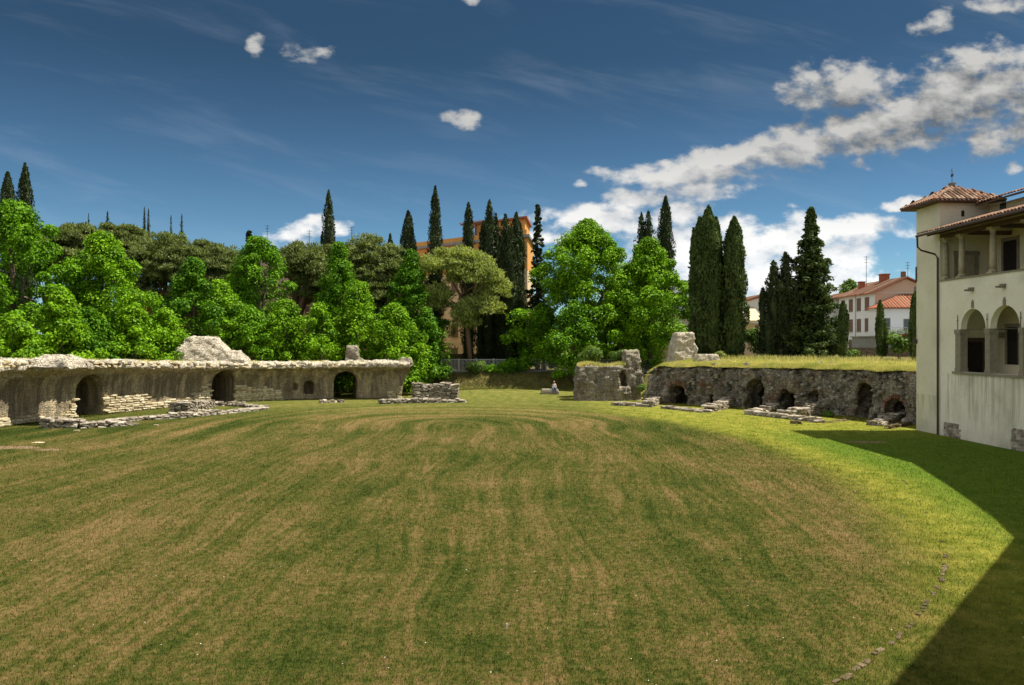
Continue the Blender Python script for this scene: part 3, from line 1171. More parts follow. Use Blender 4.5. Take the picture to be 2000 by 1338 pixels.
rw_ = sweep(RC, rp)
R_arches = [((14.06, 66.7), 1.75, 0.9, 1.78, 4.0), ((16.4, 64.3), 0.6, 1.0, 1.08, 1.5), ((19.1, 61.7), 1.55, 1.2, 2.35, 4.0), ((20.8, 59.4), 1.7, 0.9, 1.75, 3.0),
            ((22.1, 57.3), 0.8, 1.3, 1.8, 1.2), ((24.05, 53.6), 1.15, 1.7, 2.65, 4.0), ((25.1, 51.2), 1.7, 0.75, 1.6, 3.0)]
cut = []
for (c, ww, sp, tp, dep) in R_arches:
    p, t = polyline(RC, nearest_s(RC, c))
    cut.append(arch_prism(p[0], p[1], t[0], t[1], ww, -0.6, sp, tp, 2.0, -dep))
boolean(rw_, cut)
rough(rw_, 0.13, [(0.6, 0.34), (1.6, 0.30), (4.0, 0.16)], 2, course=0.05)
right = empty('ruined_niche_wall', (19.4, 61.5, 0), 'dark mossy rubble wall with seven dark arched niches, right of the arena beside the museum', 'ruin')
adopt(rw_, 'rubble_wall', M['ruin_r'], right)
# rubble stones of the core showing on the face
for _ in range(285):
    s = random.uniform(0.8, RS - 0.5)
    z_ = random.uniform(0.1, 3.1)
    p, t = polyline(RC, s)
    if any(math.hypot(p[0] - c[0], p[1] - c[1]) < ww / 2 + 0.2 and z_ < tp + 0.2 for (c, ww, sp, tp, dep) in R_arches):
        continue
    d_ = 0.22 * (1 - z_ / 3.0) - 0.04 + random.uniform(-.05, .05)
    put_stone(right, 'stone_k', (p[0] + t[1] * d_, p[1] - t[0] * d_, z_), (random.uniform(.18, .42), random.uniform(.25, .4), random.uniform(.10, .22)),
              atan2(t[1], t[0]) + random.uniform(-.3, .3), 0.3)
# brick rings round the arches
for (c, ww, sp, tp, dep) in (R_arches[0], R_arches[3], R_arches[6]):
    p, t = polyline(RC, nearest_s(RC, c))
    for k in range(17):
        a = pi * (k + 0.5) / 17
        ra, rz = (ww / 2 + 0.13), (tp - sp + 0.13)
        aa_ = ra * cos(a)
        o = put_stone(right, 'brick', (p[0] + t[0] * aa_ - t[1] * 0.12, p[1] + t[1] * aa_ + t[0] * 0.12, sp + rz * sin(a)), (0.26, 0.4, 0.12), atan2(t[1], t[0]), 0.0, 'brick')
        o.rotation_euler[1] = -a

# turf terrace on the wall
TCV, TF = [], []
offs = [0.02, -0.5, -1.2, -2.2, -3.4, -4.8, -6.4, -8.0]
rows = 0
for i, p in enumerate(RC):
    a = RC[max(i - 1, 0)]
    b = RC[min(i + 1, len(RC) - 1)]
    L = math.hypot(b[0] - a[0], b[1] - a[1])
    tx, ty = (b[0] - a[0]) / L, (b[1] - a[1]) / L
    s = plen(RC[:i + 1]) if i else 0
    for j, d in enumerate(offs):
        T = 3.38 + 0.20 * sstep(s / RS) + 0.2 * mn.noise(Vector((s * 0.45, 1, 0))) - 0.7 * sstep(1 - s / 1.6)
        z = T + 0.045 * j * (j < 6) + 0.22 * (j >= 6) + 0.06 * mn.noise(Vector((s, d, 0)))
        if j == 0:
            z -= 0.16
            d += 0.12 * mn.noise(Vector((s * 1.7, 0, 4)))
        if j == 7:
            z = 3.0
        TCV.append((p[0] + ty * d, p[1] - tx * d, z))
    if i:
        k = len(offs)
        for j in range(k - 1):
            TF.append((((i - 1) * k + j), ((i - 1) * k + j + 1), (i * k + j + 1), (i * k + j)))
tag(mesh('terrace_turf', TCV, TF, M['turf'], smooth=True), kind='structure')
TA = np.array(TCV).reshape(len(RC), len(offs), 3)
n = 60000
i_ = rng.integers(0, len(RC) - 1, n)
j_ = np.minimum((rng.random(n) ** 1.3 * 5.5), 5.49)
f_ = rng.random(n)
j0 = j_.astype(int)
jf = j_ - j0
Pt = (TA[i_, j0] * (1 - jf)[:, None] + TA[i_, j0 + 1] * jf[:, None]) * (1 - f_)[:, None] + (TA[i_ + 1, j0] * (1 - jf)[:, None] + TA[i_ + 1, j0 + 1] * jf[:, None]) * f_[:, None]
cl = np.array([mn.noise(Vector((a * 0.7, b * 0.7, 0))) for a, b in Pt[:, :2]])
blades('tall_grass', Pt[:, 0], Pt[:, 1], Pt[:, 2], rng.uniform(0.05, 0.18, n) * (1 + 0.9 * np.clip(cl, -0.5, 1)), rng.uniform(0.025, 0.06, n), M['drygrass'], 0.7,
       'tall yellow green grass on top of the niche wall', 'grass')

# ------------------------------------------------------------------ block between the exits
p0 = G(1170, 783)
blk = rock('ruined_block', 'squat grey rubble block with a taller broken pillar at its right and grass on top', 'ruin',
           [(8.05, 71.9, 2.15, 1.3, -0.4, 3.15, 0.95, 0.0), (11.0, 72.6, 0.85, 1.2, -0.4, 4.55, 0.78, 0.12), (9.9, 73.0, 1.4, 1.1, -0.4, 3.0, 0.9, 0.0),
            (9.9, 71.2, 1.0, 0.5, -0.4, 1.3, 0.75, 0.0)],
           M['ruin_m'], (8.5, 72, 0), 0.10, ((0.7, 0.22), (2.0, 0.16), (6, 0.07)), 8, 0.04,
           cuts=[arch_prism(10.05, 70.7, 1, 0, 0.75, 1.2, 2.2, 2.75, 1.0, -1.6)])
sp = rock('ruined_pillar', 'tall pale rubble pillar standing on the terrace beside the broad chestnut crown', 'ruin',
          [(X(1333, 73), 73, 1.15, 1.2, 2.6, 6.2, 0.72, 0.1), (X(1322, 73), 73.5, 0.7, 0.8, 2.6, 5.2, 0.8, 0)], M['ruin_cap'], (X(1333, 73), 73, 3.3), 0.11,
          ((0.7, 0.2), (2.0, 0.14), (6, 0.06)), 9, 0.05)
rock('stone_plinth', 'low white stone plinth on the terrace right of the tall pale pillar', 'ruin', [(X(1380, 70), 70, 1.0, 0.7, 3.0, 4.25, 0.92, 0.0)], M['ruin_cap'], (X(1380, 70), 70, 3.5), 0.1,
     ((0.9, 0.05), (4.0, 0.04)), 10, 0.02)


# ------------------------------------------------------------------ low wall remains laid stone by stone
def lowwall(name, label, pts, h0, h1, width=0.6, kind='stone_g', L=0.5, H=0.17, sink=0.06, group=None, jag=0.15):
    L, H = L * 0.78, H * 0.8
    pts = [G(*p) for p in pts]
    S = plen(pts)
    c = polyline(pts, S / 2)[0]
    e = empty(name, (c[0], c[1], 0), label, 'ruin', group)
    z = H / 2 - sink
    # rubble core
    core = B()
    m_ = max(2, int(S / 0.7))
    for i in range(m_):
        s = S * (i + 0.5) / m_
        p, t = polyline(pts, s)
        hh = h0 + (h1 - h0) * s / S
        core.obox(p, t, (-t[1], t[0]), S / m_ * 0.45, width * 0.30, -0.2, max(0.02, hh - 0.22))
    core.build('rubble_core', M['stone_d'], e)
    while z < max(h0, h1) + H * 0.3:
        s = 0.0
        while s < S:
            l = L * random.uniform(0.6, 1.35)
            sc = min(S, s + l / 2)
            s += l
            hh = h0 + (h1 - h0) * sc / S + random.uniform(-jag, jag) * min(1, max(h0, h1))
            if z > hh:
                continue
            p, t = polyline(pts, sc)
            nw = 2 if width < 1.0 else 3
            for si in range(nw):
                ww = width / nw * random.uniform(0.85, 1.2)
                o = width * ((si + .5) / nw - .5)
                put_stone(e, kind, (p[0] - t[1] * o, p[1] + t[0] * o, z + random.uniform(-.025, .025)),
                          (l * random.uniform(.85, 1.05), ww, H * random.uniform(0.8, 1.25)), atan2(t[1], t[0]) + random.uniform(-.2, .2), 0.13)
        z += H
    return e


lowwall('low_wall', 'rough low stone wall end nearest the left frame edge, below the first arch', [(88, 834), (150, 834)], 0.55, 0.5, 1.3, L=0.55)
lowwall('low_wall', 'crumbled low wall lying before the first arch of the vaulted wall', [(155, 835), (215, 832), (265, 828)], 0.5, 0.12, 1.2, L=0.55)
lowwall('low_wall', 'flat low wall strip running along the lawn below the cream stone patch', [(215, 826), (270, 819), (345, 815), (425, 808)], 0.2, 0.28, 1.0, L=0.6, H=0.16)
lowwall('low_wall', 'low front wall of the sunken room before the second arch', [(425, 808), (470, 804), (517, 799)], 0.22, 0.2, 0.9, L=0.6, H=0.16)
lowwall('low_wall', 'heaped grey low wall at the foot of the second arch', [(348, 806), (372, 801), (402, 795)], 0.75, 0.55, 1.5, L=0.5)
lowwall('low_wall', 'low back wall of the sunken room before the second arch', [(402, 793), (450, 792), (515, 797)], 0.3, 0.2, 0.9, L=0.5)
lowwall('stone_remnant', 'small flat stone remnant in the grass before the third arch', [(624, 786), (668, 785)], 0.16, 0.14, 0.9, L=0.55)
lowwall('low_wall', 'low rubble line at the foot of the far end of the vaulted wall', [(742, 788), (790, 786), (905, 785)], 0.38, 0.25, 1.3, L=0.6)
lowwall('ruined_stub_wall', 'layered grey stub wall at the right end of the vaulted wall', [(806, 780), (850, 779), (891, 779)], 1.5, 1.4, 1.6, L=0.75, H=0.2, jag=0.1)
lowwall('stone_slab_wall', 'flat stone slab in front of the grey rubble block', [(1197, 791), (1264, 794)], 0.28, 0.3, 1.2, L=0.9, H=0.2)
lowwall('low_wall', 'short humped wall end beside the gap next to the rubble block', [(1264, 795), (1294, 784)], 0.5, 0.6, 0.9, L=0.6)
lowwall('low_wall', 'thin low wall line before the leftmost niche of the dark wall', [(1297, 797), (1375, 806)], 0.2, 0.22, 0.9, L=0.7)
lowwall('low_wall', 'sloping rubble spur rising towards the second niche', [(1376, 806), (1410, 799), (1438, 793)], 0.3, 1.0, 0.9, L=0.5)
lowwall('low_wall', 'long low front wall before the tall oval niche', [(1460, 810), (1530, 818), (1600, 826)], 0.35, 0.3, 0.8, L=0.55)
lowwall('low_wall', 'left one of two sloping rubble spurs behind the long low wall', [(1472, 808), (1520, 802), (1559, 795)], 0.25, 0.95, 0.9, L=0.5)
lowwall('low_wall', 'right one of two sloping rubble spurs with a broken peak at its end', [(1525, 815), (1590, 812), (1650, 808)], 0.3, 1.25, 1.0, L=0.5)
lowwall('low_wall', 'jagged upright lump on the end of the sloping rubble spur', [(1632, 805), (1650, 806)], 1.9, 1.2, 0.6, L=0.4)
lowwall('low_wall', 'barely exposed low wall line curving over the sunny grass', [(1602, 827), (1650, 822), (1692, 816)], 0.08, 0.06, 0.6, L=0.6, kind='stone_d')
lowwall('low_wall', 'low wall stub beside the rightmost niche near the tower', [(1706, 832), (1766, 820)], 0.2, 0.75, 1.0, L=0.5)
lowwall('stone_remnant', 'dark flat stone strip in the grass at the tower corner', [(1732, 838), (1784, 829)], 0.16, 0.18, 0.35, L=0.8, kind='stone_d')
lowwall('stone_remnant', 'tiny dark stone strip on the grass below the long low wall', [(1543, 828), (1567, 829)], 0.14, 0.14, 0.35, L=0.45, kind='stone_d')

# half-buried kerb of the arena, near right
kp_ = [(15.0, 30.0), (13.9, 27.0), (12.6, 23.6), (11.7, 21.4), (10.5, 18.9), (9.1, 16.7), (7.3, 14.4), (5.6, 12.6), (4.4, 11.5)]
kc = smooth_curve(kp_, 0.3)
ke = empty('buried_stone_kerb', (9.1, 16.7, 0), 'half buried curved line of brown kerb stones along the sunny rim of the lawn', 'kerb')
s, KS = 0.0, plen(kc)
while s < KS:
    l = random.uniform(0.08, 0.26)
    p, t = polyline(kc, min(KS - .01, s + l / 2))
    s += l * 1.05
    if random.random() < 0.42 + 0.45 * (p[1] > 20):
        continue
    put_stone(ke, 'stone_d', (p[0] + random.uniform(-.04, .04), p[1], hz(*p) - 0.022), (l, random.uniform(.07, .14), 0.09), atan2(t[1], t[0]) + random.uniform(-.15, .15), 0.12)

# flat stones and worn soil in the grass at the left
for (px, py, w_, lab) in ((75, 866, 0.6, 'pale flat stone in the grass near the left frame edge'), (305, 831, 0.3, 'small white stone on the grass before the low wall strip'),
                          (150, 842, 0.35, 'small pale stone beside the rough low wall end')):
    g = G(px, py)
    o = bpy.data.objects.new('flat_stone', ST['stone_l'][1])
    o.location = (g[0], g[1], 0.01)
    o.scale = (w_, w_ * 0.6, 0.10)
    COL.objects.link(o)
    tag(o, lab, 'stone')
for (px, py, a, b_) in ((25, 876, 1.5, 0.7), (1690, 862, 1.2, 0.5), (95, 880, 0.8, 0.35)):
    g = G(px, py)
    Vp, k = [(g[0], g[1], 0.02 + hz(*g))], 22
    for i in range(k):
        t = 2 * pi * i / k
        r_ = 1 + 0.35 * mn.noise(Vector((cos(t) * 1.5 + px, sin(t) * 1.5, 0)))
        xx, yy = g[0] + a * r_ * cos(t), g[1] + b_ * r_ * sin(t)
        Vp.append((xx, yy, hz(xx, yy) - 0.004))
    tag(mesh('soil_patch', Vp, [(0, i + 1, (i + 1) % k + 1) for i in range(k)], M['soil']), kind='structure')
g = G(990, 1229)
bq = B()
bq.lathe(g, [(0.007, 0.0), (0.007, 0.08), (0.011, 0.085), (0.011, 0.10), (0.005, 0.105)], 8)
tag(bq.build('marker_peg', M['daisy']), 'tiny white peg standing alone in the lawn foreground', 'peg')

# ------------------------------------------------------------------ seated person on a stone block
bx_, by_ = G(1075, 775)
blk2 = B()
rock('stone_block', 'weathered flat stone block with a person sitting on it, near the far fence', 'stone block', [(bx_, by_ + 0.7, 0.85, 0.42, hz(bx_, by_) - 0.1, 0.52 + hz(bx_, by_), 0.93, 0.05)],
     M['stone_g'], (bx_, by_ + 0.7, 0.1), 0.06, ((1.2, 0.03), (5, 0.02)), 12, 0.0)


def skinned(name, verts, edges, radii, mat, parent, root=0, sub=2):
    me = bpy.data.meshes.new(name)
    me.from_pydata(verts, edges, [])
    o = bpy.data.objects.new(name, me)
    COL.objects.link(o)
    md = o.modifiers.new('s', 'SKIN')
    md.use_smooth_shade = True
    sv = me.skin_vertices[0].data
    for i, r in enumerate(radii):
        sv[i].radius = (r, r) if not isinstance(r, tuple) else r
        sv[i].use_root = (i == root)
    ss_ = o.modifiers.new('u', 'SUBSURF')
    ss_.levels = sub
    apply_mods(o)
    o.data.materials.clear()
    o.data.materials.append(mat)
    o.data.polygons.foreach_set('use_smooth', [True] * len(o.data.polygons))
    o.parent = parent
    return o


px0, py0 = X(1083, by_), by_ + 0.62
zb = hz(px0, py0) + 0.50
pe = empty('person', (px0, py0, zb), 'person in white top and blue jeans seated on the stone block, dark hair', 'person')
# local coordinates: seat at z 0, facing the camera (-y)
body_v = [(0, 0, 0.10), (0, 0.02, 0.28), (0, 0.03, 0.46), (0, 0.01, 0.54), (0, -0.02, 0.62), (0, -0.035, 0.72), (0, -0.03, 0.79),
          (-0.16, 0.02, 0.46), (-0.22, -0.02, 0.24), (-0.10, -0.22, 0.12), (-0.06, -0.28, 0.10),
          (0.16, 0.02, 0.46), (0.23, 0.00, 0.24), (0.14, -0.20, 0.14), (0.09, -0.27, 0.12)]
body_e = [(0, 1), (1, 2), (2, 3), (3, 4), (4, 5), (5, 6), (2, 7), (7, 8), (8, 9), (9, 10), (2, 11), (11, 12), (12, 13), (13, 14)]
body_r = [(0.15, 0.11), (0.13, 0.10), (0.13, 0.10), 0.055, 0.065, 0.10, 0.075, 0.055, 0.04, 0.03, 0.035, 0.055, 0.04, 0.03, 0.035]
skinned('body', body_v, body_e, body_r, M['skin'], pe)
skinned('shirt', [(0, 0, 0.04), (0, 0.01, 0.16), (0, 0.02, 0.30), (0, 0.03, 0.45), (-0.13, 0.02, 0.46), (0.13, 0.02, 0.46)], [(0, 1), (1, 2), (2, 3), (3, 4), (3, 5)],
        [(0.17, 0.13), (0.16, 0.12), (0.15, 0.12), (0.11, 0.10), 0.07, 0.07], M['tshirt'], pe)
skinned('jeans', [(0, 0.0, 0.08), (-0.10, -0.06, 0.08), (-0.13, -0.42, 0.09), (-0.12, -0.46, -0.34), (0.10, -0.06, 0.08), (0.12, -0.42, 0.10), (0.16, -0.40, -0.34)],
        [(0, 1), (1, 2), (2, 3), (0, 4), (4, 5), (5, 6)], [(0.15, 0.12), 0.10, 0.075, 0.055, 0.10, 0.075, 0.055], M['jeans'], pe)
skinned('hair', [(0, 0.02, 0.80), (0, 0.05, 0.74), (0, 0.08, 0.62), (0, 0.07, 0.50)], [(0, 1), (1, 2), (2, 3)], [0.085, 0.105, 0.09, 0.04], M['hair'], pe)
for sx in (-0.12, 0.16):
    skinned('shoe', [(sx, -0.44, -0.38), (sx, -0.52, -0.42), (sx, -0.60, -0.43)], [(0, 1), (1, 2)], [0.045, 0.045, 0.035], M['hair'], pe)

# ------------------------------------------------------------------ fences at the back
def fence(name, label, a, b, h=1.45, cat='fence'):
    L = math.hypot(b[0] - a[0], b[1] - a[1])
    t = ((b[0] - a[0]) / L, (b[1] - a[1]) / L)
    z0 = 2.02
    e = empty(name, (a[0], a[1], z0), label, cat)
    n_ = int(L / 1.9)
    for i in range(n_ + 1):
        p = (a[0] + t[0] * L * i / n_, a[1] + t[1] * L * i / n_)
        B().obox(p, t, (-t[1], t[0]), 0.04, 0.04, z0 - 0.3, z0 + h + 0.08).build('post', M['greymetal'], e)
    for z in (z0 + 0.14, z0 + h - 0.06):
        c = ((a[0] + b[0]) / 2, (a[1] + b[1]) / 2)
        B().obox(c, t, (-t[1], t[0]), L / 2, 0.02, z, z + 0.04).build('rail', M['greymetal'], e)
    bars = B()
    m_ = int(L / 0.15)
    for i in range(m_):
        p = (a[0] + t[0] * L * (i + .5) / m_, a[1] + t[1] * L * (i + .5) / m_)
        bars.obox(p, t, (-t[1], t[0]), 0.02, 0.015, z0 + 0.05, z0 + h + 0.02)
    o = bars.build('bars', M['greymetal'], e)
    o['kind'] = 'stuff'
    return e


FY = 86.5
fence('railing_fence', 'grey metal railing fence on the bank above the far lawn', (X(862, FY), FY), (X(1305, FY), FY))
kb = B().box(X(862, FY - .3), X(1305, FY - .3), FY - 0.55, FY - 0.2, 1.4, 2.12)
tag(kb.build('fence_kerb', M['concrete']), 'low concrete kerb under the railing fence', 'kerb')

# dry grass on the bank
n = 30000
bx = rng.uniform(-13, 12.5, n)
byy = rng.uniform(80.5, 85.8, n)
bh = height(bx, byy)
k = (bh > 0.25)
bx, byy, bh = bx[k], byy[k], bh[k]
blades('bank_grass', bx, byy, bh, rng.uniform(0.06, 0.25, len(bx)), rng.uniform(0.03, 0.07, len(bx)), M['bankgrass'], 0.9, 'dry brown grass on the bank below the railing fence', 'grass')
# rough uncut grass at the feet of the walls
xs, ys = [], []
for pts, a_, b_ in ((LC, 0.1, 0.5), (RC, 0.25, 0.9)):
    S = plen(pts)
    for _ in range(5000):
        s = random.uniform(0, S)
        p, t = polyline(pts, s)
        d = a_ + random.random() ** 2 * b_
        xs.append(p[0] + t[1] * d)
        ys.append(p[1] - t[0] * d)
xs, ys = np.array(xs), np.array(ys)
blades('wall_foot_grass', xs, ys, height(xs, ys), rng.uniform(0.05, 0.2, len(xs)), rng.uniform(0.02, 0.05, len(xs)), M['grass'], 0.8, 'uncut grass along the feet of the ruined walls', 'grass')


# ------------------------------------------------------------------ foliage
def unit(a):
    return a / (np.linalg.norm(a, axis=1, keepdims=True) + 1e-9)


def leaf_quads(C, Nn, L, W, T=None, fold=0.0):
    n_ = len(C)
    if T is None:
        T = rng.normal(size=(n_, 3))
    T = unit(T - Nn * np.sum(T * Nn, 1, keepdims=True))
    S = np.cross(Nn, T)
    L = np.broadcast_to(L, (n_,))[:, None]
    W = np.broadcast_to(W, (n_,))[:, None]
    V = np.empty((n_, 4, 3))
    V[:, 0] = C - T * L * 0.5
    V[:, 1] = C + S * W * 0.5 + T * L * 0.08
    V[:, 2] = C + T * L * 0.5
    V[:, 3] = C - S * W * 0.5 + T * L * 0.08
    return V.reshape(-1, 3), np.arange(n_ * 4).reshape(-1, 4)


UP = np.array([0, 0, 1.0])


def puff_leaves(centers, radii, per, size, flat=0.75, up=0.45, droop=0.0):
    """clusters of leaves round the centres: dense on the upper shell, thinner below"""
    C = np.repeat(np.asarray(centers), per, 0)
    R = np.repeat(np.asarray(radii), per)
    D = rng.normal(size=(len(C), 3))
    D[:, 2] = D[:, 2] + 0.35
    D = unit(D)
    rad = R * rng.uniform(0.5, 1.25, len(C)) ** 0.8
    Pp = C + D * rad[:, None] * np.array([1, 1, flat])
    Nn = unit(D * 0.55 + UP * up + rng.normal(size=D.shape) * 0.42)
    T = D.copy()
    T[:, 2] -= 0.5 + droop
    T += rng.normal(size=T.shape) * 0.35
    return leaf_quads(Pp, Nn, size * rng.uniform(0.7, 1.3, len(C)), size * rng.uniform(0.5, 0.9, len(C)), T)


def trunk_mesh(base, top, r0, r1, limbs, mat, parent, lean=(0, 0), forks=None, name='trunk'):
    b_ = B()
    p0, p1 = Vector(base), Vector(top)
    pts, rr_ = [], []
    for i in range(7):
        t = i / 6
        p = p0.lerp(p1, t) + Vector((sin(t * 3 + base[0]) * 0.15 * t + lean[0] * t * (1 - t), cos(t * 2.3 + base[1]) * 0.15 * t, 0))
        pts.append(p)
        rr_.append((r0 * (1 - t) + r1 * t) * (1.25 if i == 0 else 1))
    b_.tube(pts, rr_, 9)
    for (t0, end, r) in limbs:
        s_ = pts[min(6, int(t0 * 6))]
        e_ = Vector(end)
        m1 = s_.lerp(e_, 0.4) + Vector((0, 0, 0.12 * (e_ - s_).length))
        m2 = s_.lerp(e_, 0.75) + Vector((random.uniform(-.2, .2), random.uniform(-.2, .2), 0.1 * (e_ - s_).length))
        b_.tube([s_, m1, m2, e_], [r, r * 0.75, r * 0.5, r * 0.15], 6)
    return b_.build(name, mat, parent, smooth=True)


def broadleaf(label, px, top, hw, Y, prof, nleaf, mat='leaf', zbot=None, size=0.24, seed=0, group='bright green trees behind the ruins', ry=1.0, name='broadleaf_tree', pr_k=0.26, sky=None):
    R = hw * Y / FOC
    x = X(px, Y)
    zb_ = hz(x, Y)
    zt = Z(top, Y)
    z0 = zb_ + 0.3 if zbot is None else zbot
    e = empty(name, (x, Y, zb_), label, 'tree', group)
    cs, rs = [], []
    H = zt - z0
    npf = int(30 + 1.75 * H * R)
    rd = np.random.default_rng(seed + 5)
    # slow irregularity of the outline
    for k_ in range(npf):
        t = rd.random() ** 0.85
        th = rd.uniform(0, 2 * pi)
        wob = 1 + 0.50 * mn.noise(Vector((cos(th) * 1.2 + seed * 3.3, sin(th) * 1.2, t * 3.2))) + 0.42 * mn.noise(Vector((cos(th) * 3.0 + seed * 1.3, sin(th) * 3.0, t * 9.0)))
        r = R * np.interp(t, [p[0] for p in prof], [p[1] for p in prof]) * wob
        pr = min((0.48 + 0.05 * R) * rd.uniform(0.6, 1.7), 0.35 + r * 0.8)
        rr_ = max(0.0, r - pr * 0.6) * (rd.uniform(0.72, 1.08) if rd.random() < 0.9 else rd.uniform(0, .6))
        zc = z0 + pr * 0.5 + t * (H - pr * 1.25)
        cs.append((x + cos(th) * rr_, Y + sin(th) * rr_ * ry, zc))
        rs.append(pr)
    for k_ in range(4):      # leader shoots at the top
        cs.append((x + rd.uniform(-.3, .3), Y + rd.uniform(-.3, .3), zt - 0.3 - 0.35 * k_))
        rs.append(0.28 + 0.18 * k_)
    per = max(20, int(1.4 * nleaf / len(cs)))
    V, F = puff_leaves(cs, rs, per, size)
    mesh('crown', V, F, M[mat], e)
    lim = [(0.35 + 0.5 * i / 8, cs[int(i * len(cs) / 8)], 0.10 * R / 3) for i in range(8)]
    trunk_mesh((x, Y, zb_ - 0.2), (x, Y, z0 + H * 0.85), 0.045 * H * 0.5 + 0.1, 0.05, lim, M['bark'], e)
    return e


CONE = [(0, 0.62), (0.12, 0.92), (0.3, 1.0), (0.5, 0.86), (0.7, 0.6), (0.85, 0.38), (1, 0.12)]
OVAL = [(0, 0.5), (0.2, 0.9), (0.45, 1.0), (0.7, 0.85), (0.9, 0.5), (1, 0.2)]
DOME = [(0, 0.85), (0.25, 1.0), (0.5, 0.92), (0.72, 0.70), (0.9, 0.40), (1, 0.15)]

BL = [
    ('large leafy green tree filling the left frame edge', 28, 390, 112, 64, OVAL, 26000, 'leaf_b'),
    ('low bright green tree right of the large left edge tree', 118, 560, 62, 60, DOME, 10000, 'leaf'),
    ('bright green tree with a pointed top before the dark pines at left', 200, 452, 100, 68, CONE, 22000, 'leaf'),
    ('small bushy green tree above the first stretch of wall', 262, 590, 55, 66, DOME, 8000, 'leaf'),
    ('green tree right of the leaning pine trunk', 378, 500, 66, 74, CONE, 15000, 'leaf_c'),
    ('low green tree left of the pale trunk, behind the masonry dome', 428, 545, 55, 76, DOME, 9000, 'leaf'),
    ('tall round topped green tree between two dark pines', 505, 460, 68, 82, OVAL, 18000, 'leaf_b'),
    ('low layered green tree behind the middle of the vaulted wall', 560, 585, 66, 78, DOME, 11000, 'leaf'),
    ('slender topped green tree right of the pine with the thick trunk', 662, 472, 62, 84, CONE, 16000, 'leaf_b'),
    ('wide low green tree behind the rock stump', 700, 545, 66, 80, DOME, 13000, 'leaf'),
    ('green tree below the two cypresses beside the umbrella pine', 803, 486, 60, 86, CONE, 17000, 'leaf_c'),
    ('low green tree over the right end of the vaulted wall', 770, 590, 60, 79, DOME, 10000, 'leaf'),
]
BL += [
    ('low bright green tree at the very left frame edge behind the wall', 25, 610, 60, 57, DOME, 7000, 'leaf'),
    ('low bushy green tree between the pointed tree and the leaning pine trunk', 170, 600, 60, 63, DOME, 8000, 'leaf_c'),
    ('low green tree left of the masonry dome', 322, 600, 52, 69, DOME, 8000, 'leaf'),
    ('low green tree directly right of the masonry dome', 490, 600, 58, 75, DOME, 9000, 'leaf_b'),
    ('low sunny green tree left of the rock stump', 625, 590, 58, 78, DOME, 9000, 'leaf'),
    ('low green tree at the right end of the tree row, above the railing', 832, 600, 42, 83, DOME, 8000, 'leaf_c'),
]
for i, (lab, px, top, hw, Y, prof, nl, mt) in enumerate(BL):
    broadleaf(lab, px, top, hw, Y, prof, int(nl * 1.25), mt, seed=i)
broadleaf('broadest bright green chestnut crown right of the yellow building', 1148, 428, 138, 90, [(0, 0.75), (0.15, 0.98), (0.32, 1.0), (0.5, 0.84), (0.68, 0.64), (0.85, 0.36), (1, 0.1)], 56000, 'leaf', seed=21, size=0.27, group='great chestnut crowns', name='chestnut_tree', pr_k=0.2)
broadleaf('chestnut crown beside the tall pale pillar, second of the two great ones', 1268, 462, 91, 87, [(0, 0.55), (0.15, 0.85), (0.32, 1.0), (0.5, 0.92), (0.68, 0.66), (0.85, 0.42), (1, 0.1)], 30000, 'leaf', seed=22, size=0.27, group='great chestnut crowns', name='chestnut_tree', pr_k=0.24)
broadleaf('low green tree at the left foot of the broadest chestnut crown', 1062, 590, 52, 88, DOME, 9000, 'leaf_b', seed=41, group='great chestnut crowns')
broadleaf('low green tree filling the dip between the two chestnut crowns', 1212, 545, 62, 86, DOME, 12000, 'leaf', seed=42, group='great chestnut crowns')
broadleaf('low green tree behind the left part of the rubble block', 1120, 585, 58, 84, DOME, 10000, 'leaf_b', seed=43, group='great chestnut crowns')
broadleaf('distant pale green tree rising behind the white houses', 1658, 545, 42, 135, DOME, 5000, 'shrub', seed=33, size=0.5, group=None)


